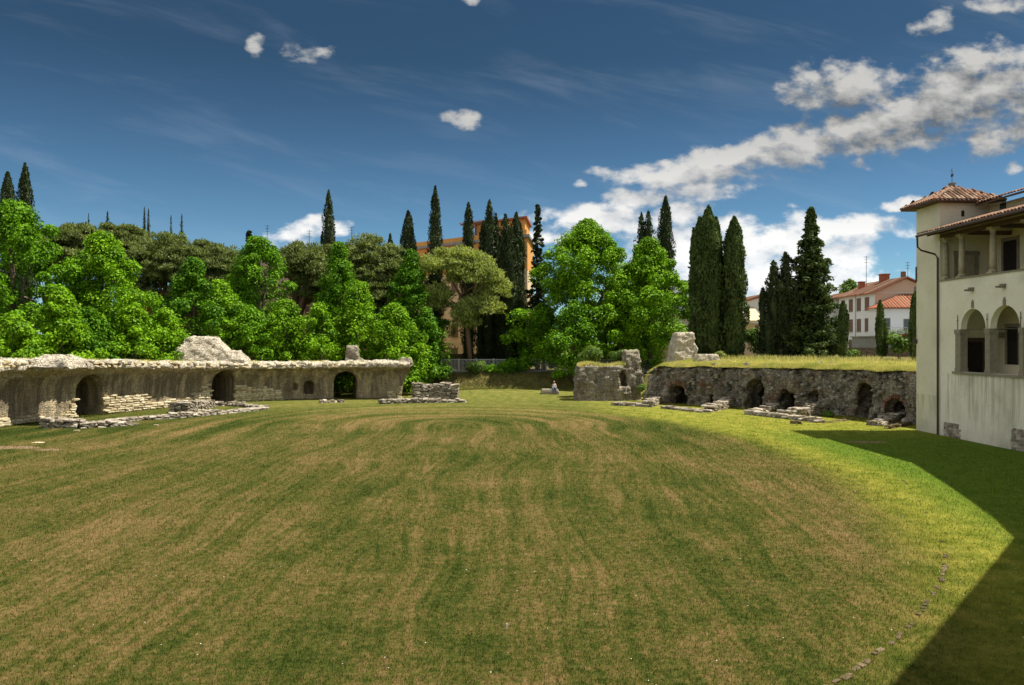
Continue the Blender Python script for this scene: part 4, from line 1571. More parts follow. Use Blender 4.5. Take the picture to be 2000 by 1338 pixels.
def cypress(label, px, top, hw, Y, mat='cypress', spires=None, nleaf=4500, base=None, name='cypress_tree', group='dark cypresses', tip=0.5, prof=None, rag=0.1):
    x = X(px, Y)
    zb_ = hz(x, Y) if base is None else base
    zt = Z(top, Y)
    R = hw * Y / FOC
    e = empty(name, (x, Y, zb_), label, 'tree', group)
    sp_ = spires or [(0, 0, 1.0, 1.0)]
    P_, N_, T_, Ls, Ws = [], [], [], [], []
    core = B()
    prof = prof or [(0, 0.6), (0.08, 0.85), (0.3, 1.0), (0.55, 0.98), (0.72, 0.88), (0.84, 0.68), (0.92, 0.46), (0.975, 0.2), (1, 0.03)]
    tw = sum(a[2] * a[3] for a in sp_)
    for (ox, oy, rk, hk) in sp_:
        cx, cy = x + ox * R, Y + oy * R
        H = (zt - zb_) * hk - 0.3
        r0 = R * rk
        n_ = int(1.6 * nleaf * rk * hk / tw)
        t = rng.random(n_) ** 0.9
        th = rng.uniform(0, 2 * pi, n_)
        rr_ = r0 * np.interp(t, [p[0] for p in prof], [p[1] for p in prof])
        lump = 1.35 * np.array([mn.noise(Vector((cos(a) * 1.6 + px, sin(a) * 1.6, b * H * 0.55))) for a, b in zip(th, t)])
        rr_ = rr_ * (1 + (0.28 + rag) * lump) * rng.uniform(0.72, 1.12, n_)
        P = np.stack([cx + np.cos(th) * rr_, cy + np.sin(th) * rr_, zb_ + 0.3 + t * H], 1)
        out = np.stack([np.cos(th), np.sin(th), np.zeros(n_)], 1)
        P_.append(P)
        N_.append(unit(out + rng.normal(size=out.shape) * 0.55 + UP * 0.1))
        T_.append(UP * 1.0 + out * (0.30 + rag) + rng.normal(size=out.shape) * 0.30)
        L_ = rng.uniform(0.22, 0.55, n_) * min(1, 0.55 + R * 0.35)
        Ls.append(L_)
        Ws.append(L_ * rng.uniform(0.28, 0.45, n_))
        pts = []
        rad = []
        for k_ in range(9):
            tt = k_ / 8
            pts.append((cx, cy, zb_ + 0.3 + tt * H * 0.96))
            rad.append(max(0.02, r0 * 0.72 * float(np.interp(tt, [p[0] for p in prof], [p[1] for p in prof]))))
        core.tube(pts, rad, 9)
    V, F = leaf_quads(np.concatenate(P_), np.concatenate(N_), np.concatenate(Ls), np.concatenate(Ws), np.concatenate(T_))
    k0 = len(V)
    Fc = [f for f in core.f if len(f) == 4]
    V = np.concatenate([V, np.array(core.v)])
    F = np.concatenate([F, np.array(Fc) + k0])
    mesh('crown', V, F, M[mat], e)
    B().tube([(x, Y, zb_ - 0.2), (x, Y, zb_ + 1.2), (x, Y, zb_ + 3)], [0.2 * R + 0.06, 0.16 * R + 0.05, 0.05], 8).build('trunk', M['bark'], e)
    return e


far = 'distant cypress tips over the pines'
cypress('rounded dark cypress tip at the far left frame edge', 15, 337, 15, 82, tip=0.8, prof=[(0, .9), (.5, 1), (.8, .9), (.93, .6), (1, .1)])
cypress('tall pointed dark cypress second from the left frame edge', 49, 319, 17, 80)
cypress('tiny cypress tip leftmost over the pines', 173, 417, 4, 150, nleaf=900, group=far)
cypress('small broad cypress tip second over the pines', 210, 412, 7, 150, nleaf=1200, group=far)
cypress('left half of the close cypress pair over the pines', 282, 404, 5, 150, nleaf=1000, group=far)
cypress('right half of the close cypress pair over the pines', 290, 408, 5, 150, nleaf=1000, group=far)
cypress('thin cypress tip right of the close pair', 334, 421, 4, 150, nleaf=800, group=far)
cypress('thin ragged cypress tip above the second pine crown', 355, 418, 5, 150, nleaf=900, group=far)
cypress('solitary tall cypress before the small white cloud', 642, 372, 15, 102, spires=[(0, 0, 1, 1), (-.9, .2, .5, .76), (.8, -.1, .45, .72)])
cypress('dark cypress tip just above the round pine at centre left', 762, 457, 12, 104, nleaf=2500)
cypress('cypress left of the tallest one before the yellow building', 797, 412, 17, 96)
cypress('tallest slim cypress before the left end of the yellow building', 850, 364, 15, 96)
cypress('slim cypress between the pergola roof and umbrella pine', 915, 396, 14, 96)
cypress('wide many pointed cypress before the yellow building', 956, 392, 21, 95, spires=[(0, 0, .85, 1), (-.6, .3, .5, .88), (.6, 0, .5, .92), (.2, .5, .5, .9), (-.9, 0, .35, .72)], nleaf=7500, rag=0.25)
cypress('widest long cypress with feathery double top before the yellow building', 998, 416, 25, 92, spires=[(-.45, 0, .65, .99), (.4, 0, .65, 1), (0, -.5, .7, .9), (.75, .1, .4, .93), (-.8, .2, .4, .85)], nleaf=10000, rag=0.2)
cypress('double topped cypress rising behind the second chestnut crown', 1259, 412, 24, 98, spires=[(-.25, 0, .6, .985), (.3, 0, .7, 1), (.1, .5, .8, .88), (.7, .2, .5, .8), (-.7, .2, .5, .78)], nleaf=6000)
cypress('tall narrow cypress at the right of the chestnut crowns', 1300, 384, 18, 95, nleaf=5000)
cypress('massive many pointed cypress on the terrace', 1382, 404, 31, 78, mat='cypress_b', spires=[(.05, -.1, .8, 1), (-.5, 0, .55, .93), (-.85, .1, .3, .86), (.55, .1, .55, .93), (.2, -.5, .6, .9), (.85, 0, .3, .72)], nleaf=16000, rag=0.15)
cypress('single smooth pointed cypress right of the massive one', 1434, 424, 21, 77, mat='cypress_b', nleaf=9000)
cypress('ragged forked cypress left of the great dark conifer', 1524, 494, 27, 76, spires=[(.35, 0, .55, 1), (-.5, 0, .5, .92), (.0, .3, .8, .78), (-1.25, .1, .3, .66), (.8, -.1, .5, .7), (-.9, -.3, .4, .45)], nleaf=8500, rag=1.0)
cypress('small bright pointed cypress before the white houses', 1646, 590, 8.5, 70, mat='shrub' if False else 'cypress_b', nleaf=2600, group='young cypresses by the museum')
cypress('young double cypress before the low white house', 1721, 588, 10, 69, mat='cypress_b', spires=[(-.2, 0, .8, 1), (.7, 0, .55, .68)], nleaf=3000, group='young cypresses by the museum')
cypress('young cypress partly hidden behind the tower edge', 1788, 571, 11, 64, mat='cypress_b', nleaf=2500, group='young cypresses by the museum')


def conifer(label, px, top, hw, Y, n_tier, nleaf, mat='cypress', sparse=0.5, conic=True, size=0.4, group=None, bottom=None):
    x = X(px, Y)
    zb_ = hz(x, Y)
    zt = Z(top, Y)
    R = hw * Y / FOC
    z0 = zb_ + 0.6 if bottom is None else bottom
    H = zt - z0
    e = empty('conifer_tree', (x, Y, zb_), label, 'tree', group)
    cs, rs, lim = [], [], []
    rd = np.random.default_rng(int(px))
    nbr = n_tier * 6
    for k_ in range(nbr):
        t = (k_ + rd.random()) / nbr
        env = R * (1 - t) ** 0.85 * (1 + 0.35 * mn.noise(Vector((t * 14, px, 0)))) + 0.10
        th = k_ * 2.4 + rd.uniform(-.5, .5)
        ln = env * rd.uniform(0.5, 1.3)
        m_ = max(1, int(ln / 0.5))
        for q in range(m_):
            f = (q + 0.7) / m_
            if f < 0.35 and rd.random() < sparse:
                continue
            cs.append((x + cos(th) * ln * f, Y + sin(th) * ln * f, z0 + t * (H - .3) + 0.30 * f * f * ln - 0.28 * f * ln))
            rs.append(0.16 + 0.30 * (1 - t) + 0.12 * (1 - f))
        if k_ % 3 == 0:
            lim.append((t * 0.95, (x + cos(th) * ln * 0.8, Y + sin(th) * ln * 0.8, z0 + t * H), 0.04))
    cs.append((x, Y, zt - 0.3))
    rs.append(0.2)
    per = max(8, int(nleaf / len(cs)))
    V, F = puff_leaves(cs, rs, per, size, flat=0.6, up=0.4, droop=-0.3)
    mesh('crown', V, F, M[mat], e)
    trunk_mesh((x, Y, zb_ - 0.2), (x, Y, zt - 0.4), 0.22 + R * 0.03, 0.04, lim[:40], M['bark'], e)
    return e


conifer('open tiered fir left of the broadest chestnut crown', 1050, 397, 30, 95, 20, 9000, sparse=0.75, size=0.34)
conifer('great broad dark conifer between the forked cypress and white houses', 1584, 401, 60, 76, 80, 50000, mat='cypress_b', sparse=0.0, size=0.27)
conifer('ragged dark conifer tip above the round topped green tree', 486, 448, 15, 98, 22, 3500, sparse=0.6)


def pine(label, px, top, hw, Y, thick, tpx, lean=0.0, mat='pine', nleaf=16000, seed=0, r0=0.35, forks=3, extra=None, group='umbrella pines'):
    """umbrella pine: flat domed crown of upward needle tufts on forked bare limbs"""
    x = X(px, Y)
    R = hw * Y / FOC
    zt = Z(top, Y)
    tx = X(tpx, Y)
    zb_ = hz(tx, Y)
    e = empty('pine_tree', (tx, Y, zb_), label, 'tree', group)
    rd = np.random.default_rng(seed + 77)
    cs, rs = [], []
    lobes = [(0.0, 0.0, 1.0, 0.0)] + (extra or [])
    for (lx, lz, lr, ly) in lobes:
        RR = R * lr
        npf = int(40 + RR * RR * 5.5)
        for k_ in range(npf):
            rr_ = RR * sqrt(rd.random()) * 0.92
            th = rd.uniform(0, 2 * pi)
            f = rr_ / RR
            zc = zt + lz - 0.55 - thick * 0.62 * f ** 2.2 - (rd.random() ** 1.6) * thick * 0.75 * (1 - 0.35 * f)
            cs.append((x + lx * R + cos(th) * rr_, Y + ly * R + sin(th) * rr_, zc))
            rs.append(rd.uniform(0.7, 1.15))
    per = max(20, int(nleaf * 2.0 / len(cs)))
    C = np.repeat(np.array(cs), per, 0)
    Rr = np.repeat(np.array(rs), per)
    D = rng.normal(size=(len(C), 3))
    D[:, 2] = np.abs(D[:, 2]) * 0.9 - 0.15
    D = unit(D)
    Pp = C + D * (Rr * rng.uniform(0.5, 1.0, len(C)))[:, None] * np.array([1, 1, 0.7])
    T = D + UP * 0.9 + rng.normal(size=D.shape) * 0.3
    Nn = unit(rng.normal(size=D.shape) + D * 0.4)
    V, F = leaf_quads(Pp, Nn, rng.uniform(0.25, 0.5, len(C)), rng.uniform(0.09, 0.17, len(C)), T)
    mesh('crown', V, F, M[mat], e)
    b_ = B()
    zf = zb_ + (zt - thick - zb_) * 0.55
    fx = tx + lean * 0.6
    b_.tube([(tx, Y, zb_ - .2), (tx + lean * .2, Y, zb_ + (zf - zb_) * .5), (fx, Y, zf)], [r0, r0 * .85, r0 * .75], 9)
    for k_ in range(forks * 3):
        c = cs[int(rd.integers(0, len(cs)))]
        mid = ((fx * 0.6 + c[0] * 0.4), (Y * 0.6 + c[1] * 0.4), zf + (c[2] - zf) * 0.5)
        b_.tube([(fx, Y, zf - 0.1), mid, (c[0], c[1], c[2])], [r0 * .5, r0 * .32, r0 * .08], 6)
    b_.build('trunk', M['pinebark'], e, smooth=True)
    return e


pine('dark umbrella pine crown left above the bright trees', 150, 432, 78, 88, 5.5, 165, seed=1, nleaf=18000)
pine('dark umbrella pine crown right behind the pointed green tree', 236, 430, 62, 94, 5.5, 240, seed=2, nleaf=14000)
pine('leaning trunked umbrella pine with a wide crown', 325, 448, 72, 90, 6.0, 300, 2.2, seed=3, nleaf=18000, r0=0.42, extra=[(-.5, -2.5, .55, -.2), (.6, -2.2, .5, 0)])
pine('small dark umbrella pine before the round topped green tree', 432, 470, 52, 92, 6.0, 440, seed=4, nleaf=12000, extra=[(-.3, -2.5, .7, 0)])
pine('umbrella pine with a thick dark trunk in the middle of the tree row', 592, 468, 58, 92, 5.5, 583, seed=5, nleaf=14000, r0=0.62, extra=[(.2, -2.0, .6, 0)])
pine('deep crowned umbrella pine left of the yellow building', 728, 455, 74, 90, 6.5, 735, seed=6, nleaf=22000, extra=[(.2, -3.5, .8, -.2), (.3, -6.0, .55, -.3)])
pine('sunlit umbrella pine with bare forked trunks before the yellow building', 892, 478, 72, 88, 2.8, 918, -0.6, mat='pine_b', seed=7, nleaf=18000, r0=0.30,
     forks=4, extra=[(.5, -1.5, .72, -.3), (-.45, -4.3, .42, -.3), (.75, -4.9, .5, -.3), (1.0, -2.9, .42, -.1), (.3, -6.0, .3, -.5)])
pine('umbrella pine crown behind the large left edge tree', 92, 446, 50, 90, 6.0, 95, seed=11, nleaf=12000)
pine('umbrella pine crown between the leaning pine and the round topped tree', 395, 468, 48, 97, 6.0, 395, seed=12, nleaf=12000)
pine('umbrella pine crown before the base of the solitary tall cypress', 655, 468, 52, 97, 6.0, 650, seed=13, nleaf=12000)
pine('small umbrella pine crown left of the yellow building end', 790, 482, 40, 97, 6.0, 790, seed=14, nleaf=9000)
# second stem of the forked pine
_e = [o for o in bpy.data.objects if o.name.startswith('pine_tree') and 'forked trunks' in o.get('label', '')][0]
B().tube([(X(920, 87), 87.0, 1.9), (X(912, 87), 87.0, Z(640, 87)), (X(898, 87), 87.0, Z(575, 87)), (X(880, 87), 87.2, Z(545, 87))], [0.28, 0.24, 0.17, 0.08], 8).build('trunk', M['pinebark'], _e, smooth=True)
B().tube([(X(898, 87), 87.0, Z(578, 87)), (X(925, 87), 86.8, Z(560, 87)), (X(950, 87), 86.8, Z(535, 87))], [0.15, 0.1, 0.04], 6).build('limb', M['pinebark'], _e, smooth=True)

# pale bare trunk behind the dome, and dark trunks glimpsed under the crowns
tr = empty('slender_tree', (X(452, 84), 84, hz(X(452, 84), 84)), 'slender tree with a pale straight trunk above the masonry dome', 'tree')
trunk_mesh((X(452, 84), 84, 2.8), (X(456, 84), 84, Z(590, 84)), 0.2, 0.12, [], M['column'], tr)
V, F = puff_leaves([(X(456 + random.uniform(-28, 28), 84), 84 + random.uniform(-2, 2), Z(585 + random.uniform(-30, 18), 84)) for _ in range(20)], [0.8] * 20, 120, 0.3)
mesh('crown', V, F, M['leaf'], tr)


def shrub(label, px, py, rpx, Y, mat='shrub', n_=1500, size=0.16, name='shrub', flat=0.8, group='shrubs along the fence and walls', z=None, k=7):
    x = X(px, Y)
    R = rpx * Y / FOC
    z0 = Z(py, Y) if z is None else z
    cs = [(x + random.uniform(-.6, .6) * R, Y + random.uniform(-.5, .5) * R, z0 + random.uniform(0.35, 1.0) * R * flat) for _ in range(k)]
    e = empty(name, (x, Y, z0), label, 'shrub', group)
    V, F = puff_leaves(cs, [R * random.uniform(.4, .6) for _ in cs], n_ // k, size)
    mesh('foliage', V, F, M[mat], e)
    b_ = B()
    for c in cs[:5]:
        b_.tube([(x + (c[0] - x) * .2, Y, z0 - 0.15), c], [0.035, 0.012], 5)
    b_.build('stems', M['bark'], e)
    return e


shrub('yellow green shrub before the left part of the railing fence', 927, 729, 22, 85.6, 'shrub', 2200)
shrub('bluish green shrub right of the yellow green one at the railing', 962, 730, 18, 85.4, 'leaf_b', 2200)
shrub('dark green bush under the chestnut crown at the fence', 1005, 735, 34, 86, 'leaf_b', 3800, 0.22)
shrub('dark shaded bush left of the railing fence', 838, 735, 26, 82.5, 'leaf_b', 3000, 0.22)
shrub('bushy green shrub behind the left part of the rubble block', 1150, 706, 26, 75, 'shrub', 2600, 0.18)
shrub('fine leaved shrub on top of the rubble block beside the pillar', 1208, 704, 18, 73.2, 'shrub', 2200, 0.10)
shrub('bright leafy shrub between the smooth cypress and forked cypress', 1478, 698, 32, 79, 'shrub', 3800, 0.22, flat=1.6)
shrub('small dry bush at the foot of the massive cypress', 1408, 700, 12, 75, 'pine_b', 1200, 0.12)
shrub('fig shrub with large leaves left of the tower', 1756, 698, 24, 68, 'shrub', 1700, 0.26, flat=1.5)
shrub('small green shrub right of the great conifer', 1665, 699, 15, 78, 'shrub', 1000, 0.16)
shrub('green ferny tuft in the gap beside the rubble block', 1254, 762, 12, 70.5, 'shrub', 1200, 0.12)
shrub('green weed clump on the sloping rubble spur', 1618, 818, 14, 55, 'shrub', 1100, 0.09)
shrub('low green bush behind the top of the vaulted wall at left', 55, 706, 26, 56, 'leaf', 1800, 0.2)
shrub('thin weed standing on the vaulted wall', 628, 702, 6, 75.5, 'shrub', 300, 0.09, flat=2.2)
# weeds in front of the terrace trees
n = 16000
wx = rng.uniform(13.5, 34, n)
wy = rng.uniform(60, 80, n)
d_ = poly_dist(wx, wy)
k = (d_ > 0.6) & (d_ < 7)
wx, wy = wx[k], wy[k]
blades('weeds', wx, wy, height(wx, wy), rng.uniform(0.15, 0.6, len(wx)), rng.uniform(0.04, 0.09, len(wx)), M['drygrass'], 0.6, 'tall weeds at the back of the grassy terrace', 'weeds')
# grass on the rubble block
n = 5000
bx = rng.uniform(6.1, 10.3, n)
by2 = rng.uniform(71.0, 73.3, n)
o = blades('grass_tufts', bx, by2, np.full(n, 3.1) + 0.12 * np.sin(bx * 2), rng.uniform(0.15, 0.45, n), rng.uniform(0.03, 0.07, n), M['drygrass'], 0.6)
o.parent = blk
o.data.transform(Matrix.Translation(-Vector(blk.location)))
for k_ in ('label', 'category'):
    if k_ in o:
        del o[k_]
o['kind'] = 'stuff'

# ------------------------------------------------------------------ houses behind
def window(parent, c, t, nrm, w_, h, shutter=True, frame=None):
    """window on a wall: c centre of sill on wall (x, y, z), t plan tangent, nrm plan outward normal"""
    def bx3(wa, wb, za, zb2, da, db, name, mat, par):
        cc = (c[0] + t[0] * (wa + wb) / 2 + nrm[0] * (da + db) / 2, c[1] + t[1] * (wa + wb) / 2 + nrm[1] * (da + db) / 2)
        return B().obox(cc, t, nrm, abs(wb - wa) / 2, abs(db - da) / 2, c[2] + za, c[2] + zb2).build(name, mat, par)
    fr = bx3(-w_ / 2 - .09, w_ / 2 + .09, -0.08, h + 0.08, -0.05, 0.025, 'window', M['pietra'] if frame is None else frame, parent)
    if shutter:
        bx3(-w_ / 2, -0.015, 0, h, 0.02, 0.07, 'shutter', M['shutter'], fr)
        bx3(0.015, w_ / 2, 0, h, 0.02, 0.07, 'shutter', M['shutter'], fr)
    else:
        bx3(-w_ / 2, w_ / 2, 0, h, 0.0, 0.035, 'pane', M['glass'], fr)
    bx3(-w_ / 2 - .14, w_ / 2 + .14, -0.15, -0.082, 0.026, 0.14, 'sill', M['pietra'], fr)
    return fr


def antenna(x, y, z0, h, label):
    b_ = B()
    b_.tube([(x, y, z0 - 0.3), (x, y, z0 + h)], 0.035, 6)
    for zz, ln in ((h - 0.1, 0.6), (h - 0.5, 0.45), (h - 0.9, 0.55)):
        b_.tube([(x - ln * .6, y, z0 + zz), (x + ln * .6, y, z0 + zz)], 0.02, 5)
        for k_ in range(5):
            xx = x - ln * .5 + ln * k_ / 4
            b_.tube([(xx, y - .2, z0 + zz), (xx, y + .2, z0 + zz)], 0.012, 4)
    o = b_.build('tv_antenna', M['iron'], None, at_loc=(x, y, z0))
    tag(o, label, 'antenna', 'roof antennas')


# yellow apartment block
A0, A1 = (-16.0, 120.0), (2.1, 105.0)
L = math.hypot(A1[0] - A0[0], A1[1] - A0[1])
t = ((A1[0] - A0[0]) / L, (A1[1] - A0[1]) / L)
nr = (t[1], -t[0])
ap = empty('apartment_building', (A1[0], A1[1], 2), 'ochre yellow apartment block with roof pergola behind cypresses and umbrella pine', 'building')
cA = ((A0[0] + A1[0]) / 2 - nr[0] * 6, (A0[1] + A1[1]) / 2 - nr[1] * 6)


def plan_prism(s0, s1, o, dpt, z0, z1):
    # the block stands askew: its end wall runs straight away from the arena
    ex_ = (0.10, 0.995)
    q_ = []
    for z_ in (z0, z1):
        for (s_, d_) in ((s0, o), (s1, o), (s1, dpt), (s0, dpt)):
            q_.append((A0[0] + t[0] * s_ + ex_[0] * d_, A0[1] + t[1] * s_ + ex_[1] * d_, z_))
    return B().add(q_, [(3, 2, 1, 0), (4, 5, 6, 7), (0, 1, 5, 4), (1, 2, 6, 5), (2, 3, 7, 6), (3, 0, 4, 7)])


plan_prism(0, L, 0, 12, 1.0, 5.2).build('ground_floor', M['cream'], ap)
plan_prism(0.05, L - .03, 0.03, 12, 5.2, 15.1).build('wall', M['cream'], ap)
plan_prism(0.05, L - .03, 0.03, 12, 15.1, 19.5).build('top_storey_wall', M['orange'], ap)
plan_prism(-0.3, L + 0.35, -0.45, 12.4, 19.5, 19.85).build('roof_slab', M['concrete'], ap)
plan_prism(0.2, L - .2, 0.2, 11.8, 19.85, 20.6).build('parapet', M['orange'], ap)
for z_ in (5.2, 8.5, 11.8, 15.1):
    plan_prism(-0.02, L + 0.06, -0.08, 0.02, z_, z_ + 0.16).build('string_course', M['cream'], ap)
ca2 = (A1[0] - t[0] * 4.0 - nr[0] * 5.2, A1[1] - t[1] * 4.0 - nr[1] * 5.2)
plan_prism(L - 9.5, L - 0.6, 1.4, 9.5, 20.6, 22.3).build('attic', M['orange'], ap)
plan_prism(L - 9.9, L - 0.2, 0.9, 10, 22.3, 22.55).build('attic_roof', M['redroof'], ap)
for fl in range(5):
    for k_ in range(8):
        s = 1.6 + k_ * (L - 3) / 7.4
        c = (A0[0] + t[0] * s, A0[1] + t[1] * s, 2.9 + fl * 3.3)
        window(ap, c, t, nr, 1.15, 1.6)
    if fl:
        B().obox((A0[0] + t[0] * (L - 5) + nr[0] * 0.75, A0[1] + t[1] * (L - 5) + nr[1] * .75), t, nr, 2.6, 0.72, 2.0 + fl * 3.3, 2.18 + fl * 3.3).build('balcony', M['cream'], ap)
pg = B()
for k_ in range(5):
    s = L - 12.5 + k_ * 1.15
    for dn in (-0.8, -3.6):
        pg.obox((A0[0] + t[0] * s + nr[0] * dn, A0[1] + t[1] * s + nr[1] * dn), t, nr, 0.08, 0.08, 20.6, 22.4)
pg.obox((A0[0] + t[0] * (L - 10.2) - nr[0] * .8, A0[1] + t[1] * (L - 10.2) - nr[1] * .8), t, nr, 2.9, 0.1, 22.4, 22.6)
pg.obox((A0[0] + t[0] * (L - 10.2) - nr[0] * 3.6, A0[1] + t[1] * (L - 10.2) - nr[1] * 3.6), t, nr, 2.9, 0.1, 22.4, 22.6)
for k_ in range(9):
    s = L - 12.8 + k_ * 0.65
    pg.obox((A0[0] + t[0] * s - nr[0] * 2.2, A0[1] + t[1] * s - nr[1] * 2.2), t, nr, 0.05, 2.0, 22.6, 22.72)
pg.build('pergola', M['shutter'], ap)
# boundary wall of the apartment garden
gw = B().box(X(860, 98), X(1010, 98), 97.8, 98.1, 1.5, 3.9)
tag(gw.build('garden_wall', M['oldstone']), 'dark garden wall beyond the railing fence', 'wall')

# cream house glimpsed left behind the trees
hb = empty('apartment_building', (-40, 112, 2), 'pinkish apartment block glimpsed between the left trees', 'building')
B().box(-47, -24.5, 108, 120, 1.5, 17.6).build('wall', M['pink'], hb)
B().box(-47.5, -24, 107.5, 120.5, 17.6, 17.95).build('roof_slab', M['concrete'], hb)
for fl in range(5):
    for k_ in range(9):
        window(hb, (-45.5 + k_ * 2.5, 108, 2.6 + fl * 3.1), (1, 0), (0, -1), 1.1, 1.5)
hb2 = empty('apartment_building', (-16, 100, 2), 'cream building behind the thick dark pine trunk', 'building')
B().box(-27, -14.5, 104, 112, 1.5, 12.3).build('wall', M['cream'], hb2)
B().box(-27.4, -14.1, 103.6, 112.4, 12.3, 12.6).build('roof_slab', M['redroof'], hb2)
for fl in range(3):
    for k_ in range(5):
        window(hb2, (-25.5 + k_ * 2.4, 104, 2.8 + fl * 3.1), (1, 0), (0, -1), 1.1, 1.5)
hb3 = empty('brick_house', (-44, 98, 2), 'brick red house glimpsed beside the leaning pine trunk', 'building')
B().box(-48, -38, 97, 104, 1.5, 11.6).build('wall', M['redroof'], hb3)
B().box(-48.4, -37.6, 96.6, 104.4, 11.6, 11.9).build('roof_slab', M['concrete'], hb3)
for fl in range(2):
    for k_ in range(3):
        window(hb3, (-46 + k_ * 3, 97, 3.2 + fl * 3.2), (1, 0), (0, -1), 1.1, 1.5)
for (px, py, lab) in ((522, 440, 'tv antenna left of the small white cloud'), (604, 450, 'tv antenna before the small white cloud'), (687, 443, 'tv antenna right of the solitary tall cypress')):
    antenna(X(px, 112), 112, 17.95, Z(py, 112) - 17.95, lab)


def gable_house(e, x0, x1, y0, y1, z0, ze, zr, mat, ridge_along='y', over=0.45, gable=None, roofmat=None):
    """house body with a pitched roof; roof plates have thickness; tile courses are ribs on them"""
    B().box(x0, x1, y0, y1, z0, ze).build('wall', mat, e)
    r = B()
    if ridge_along == 'y':
        xm = (x0 + x1) / 2
        for y_ in (y0, y1 - 0.25):
            g_ = B()
            g_.add([(x0, y_, ze), (x1, y_, ze), (xm, y_, zr - 0.1), (x0, y_ + .25, ze), (x1, y_ + .25, ze), (xm, y_ + .25, zr - 0.1)],
                   [(0, 1, 2), (5, 4, 3), (0, 3, 4, 1), (1, 4, 5, 2), (2, 5, 3, 0)])
            g_.build('gable', gable or mat, e)
        sl = (zr - ze) / (xm - x0)
        for sg in (-1, 1):
            xe = xm + sg * (xm - x0 + over)
            zz = ze - over * sl
            P = [(xe, y0 - over, zz), (xm, y0 - over, zr), (xm, y1 + over, zr), (xe, y1 + over, zz)]
            r.add([(a, b_, c + 0.02) for a, b_, c in P] + [(a, b_, c + 0.16) for a, b_, c in P], [(3, 2, 1, 0), (4, 5, 6, 7), (0, 1, 5, 4), (1, 2, 6, 5), (2, 3, 7, 6), (3, 0, 4, 7)])
        ro = r.build('roof', M['redroof'], e)
        rb = B()
        k_ = int((y1 - y0 + 2 * over) / 0.42)
        for i in range(k_):
            yy = y0 - over + 0.2 + i * 0.42
            for sg in (-1, 1):
                xe = xm + sg * (xm - x0 + over)
                rb.tube([(xe, yy, ze - over * sl + 0.17), (xm, yy, zr + 0.17)], 0.09, 5)
        o = rb.build('roof_tiles', M['tile'], ro)
        o['kind'] = 'stuff'
    else:
        ym = (y0 + y1) / 2
        for x_ in (x0, x1 - 0.25):
            g_ = B()
            g_.add([(x_, y0, ze), (x_, y1, ze), (x_, ym, zr - 0.1), (x_ + .25, y0, ze), (x_ + .25, y1, ze), (x_ + .25, ym, zr - 0.1)],
                   [(2, 1, 0), (3, 4, 5), (0, 1, 4, 3), (1, 2, 5, 4), (2, 0, 3, 5)])
            g_.build('gable', gable or mat, e)
        sl = (zr - ze) / (ym - y0)
        for sg in (-1, 1):
            ye = ym + sg * (ym - y0 + over)
            zz = ze - over * sl
            P = [(x0 - over, ye, zz), (x0 - over, ym, zr), (x1 + over, ym, zr), (x1 + over, ye, zz)]
            r.add([(a, b_, c + 0.02) for a, b_, c in P] + [(a, b_, c + 0.16) for a, b_, c in P], [(3, 2, 1, 0), (4, 5, 6, 7), (0, 1, 5, 4), (1, 2, 6, 5), (2, 3, 7, 6), (3, 0, 4, 7)])
        ro = r.build('roof', M['redroof'], e)
        rb = B()
        k_ = int((x1 - x0 + 2 * over) / 0.42)
        for i in range(k_):
            xx = x0 - over + 0.2 + i * 0.42
            for sg in (-1, 1):
                ye = ym + sg * (ym - y0 + over)
                rb.tube([(xx, ye, ze - over * sl + 0.17), (xx, ym, zr + 0.17)], 0.09, 5)
        o = rb.build('roof_tiles', M['tile'], ro)
        o['kind'] = 'stuff'
    return ro


# tall white house
h1 = empty('white_house', (48.7, 105, 3.5), 'tall white three storey house with brown shutters and red tiled roof', 'house', 'white houses beyond the terrace')
ro = gable_house(h1, 48.8, 57.2, 105, 116.5, 2.5, 12.1, 14.0, M['white'], gable=M['pink'])
for px_w in (1647, 1662, 1677.5, 1693.5):
    m_ = (px_w - 1000) / FOC
    Yw = 48.8 / m_
    for zz in (9.9, 7.0, 4.1):
        window(h1, (48.8, Yw, zz), (0, -1), (-1, 0), 1.15, 1.6)
B().tube([(48.7, 109.9 + 0.9, 3), (48.7, 110.8, 12.1)], 0.07, 6).build('drainpipe', M['greymetal'], h1)
B().box(50.6, 51.3, 113.4, 114.2, 12.4, 14.1).box(50.5, 51.4, 113.3, 114.3, 14.1, 14.22).build('chimney', M['redroof'], ro)
B().box(52.2, 53.2, 110.0, 111.1, 13.2, 14.9).box(52.1, 53.3, 109.9, 111.2, 14.9, 15.05).build('chimney', M['redroof'], ro)
B().box(53.6, 54.1, 107.2, 107.7, 13.2, 15.1).build('chimney', M['shutter'], ro)
window(h1, (54.5, 105, 12.2), (1, 0), (0, -1), 0.7, 0.6, shutter=False)
B().box(48.805, 57.195, 104.96, 104.999, 2.6, 12.05).build('gable_wall_render', M['pink'], h1)
antenna(X(1692, 111), 111, 13.6, 4.0, 'tall tv antenna on the tall white house roof')
antenna(X(1773, 108), 108, 13.5, 3.0, 'tv antenna just left of the museum tower')
# roof of the neighbour at its left
h1b = empty('white_house', (45, 122, 3.5), 'narrow red roofed house end showing left of the tall white house', 'house', 'white houses beyond the terrace')
gable_house(h1b, 47.5, 56, 117.5, 125, 2.5, 11.6, 12.9, M['white'], 'y')
window(h1b, (47.5, 120.5, 8.5), (0, -1), (-1, 0), 1.0, 1.4)
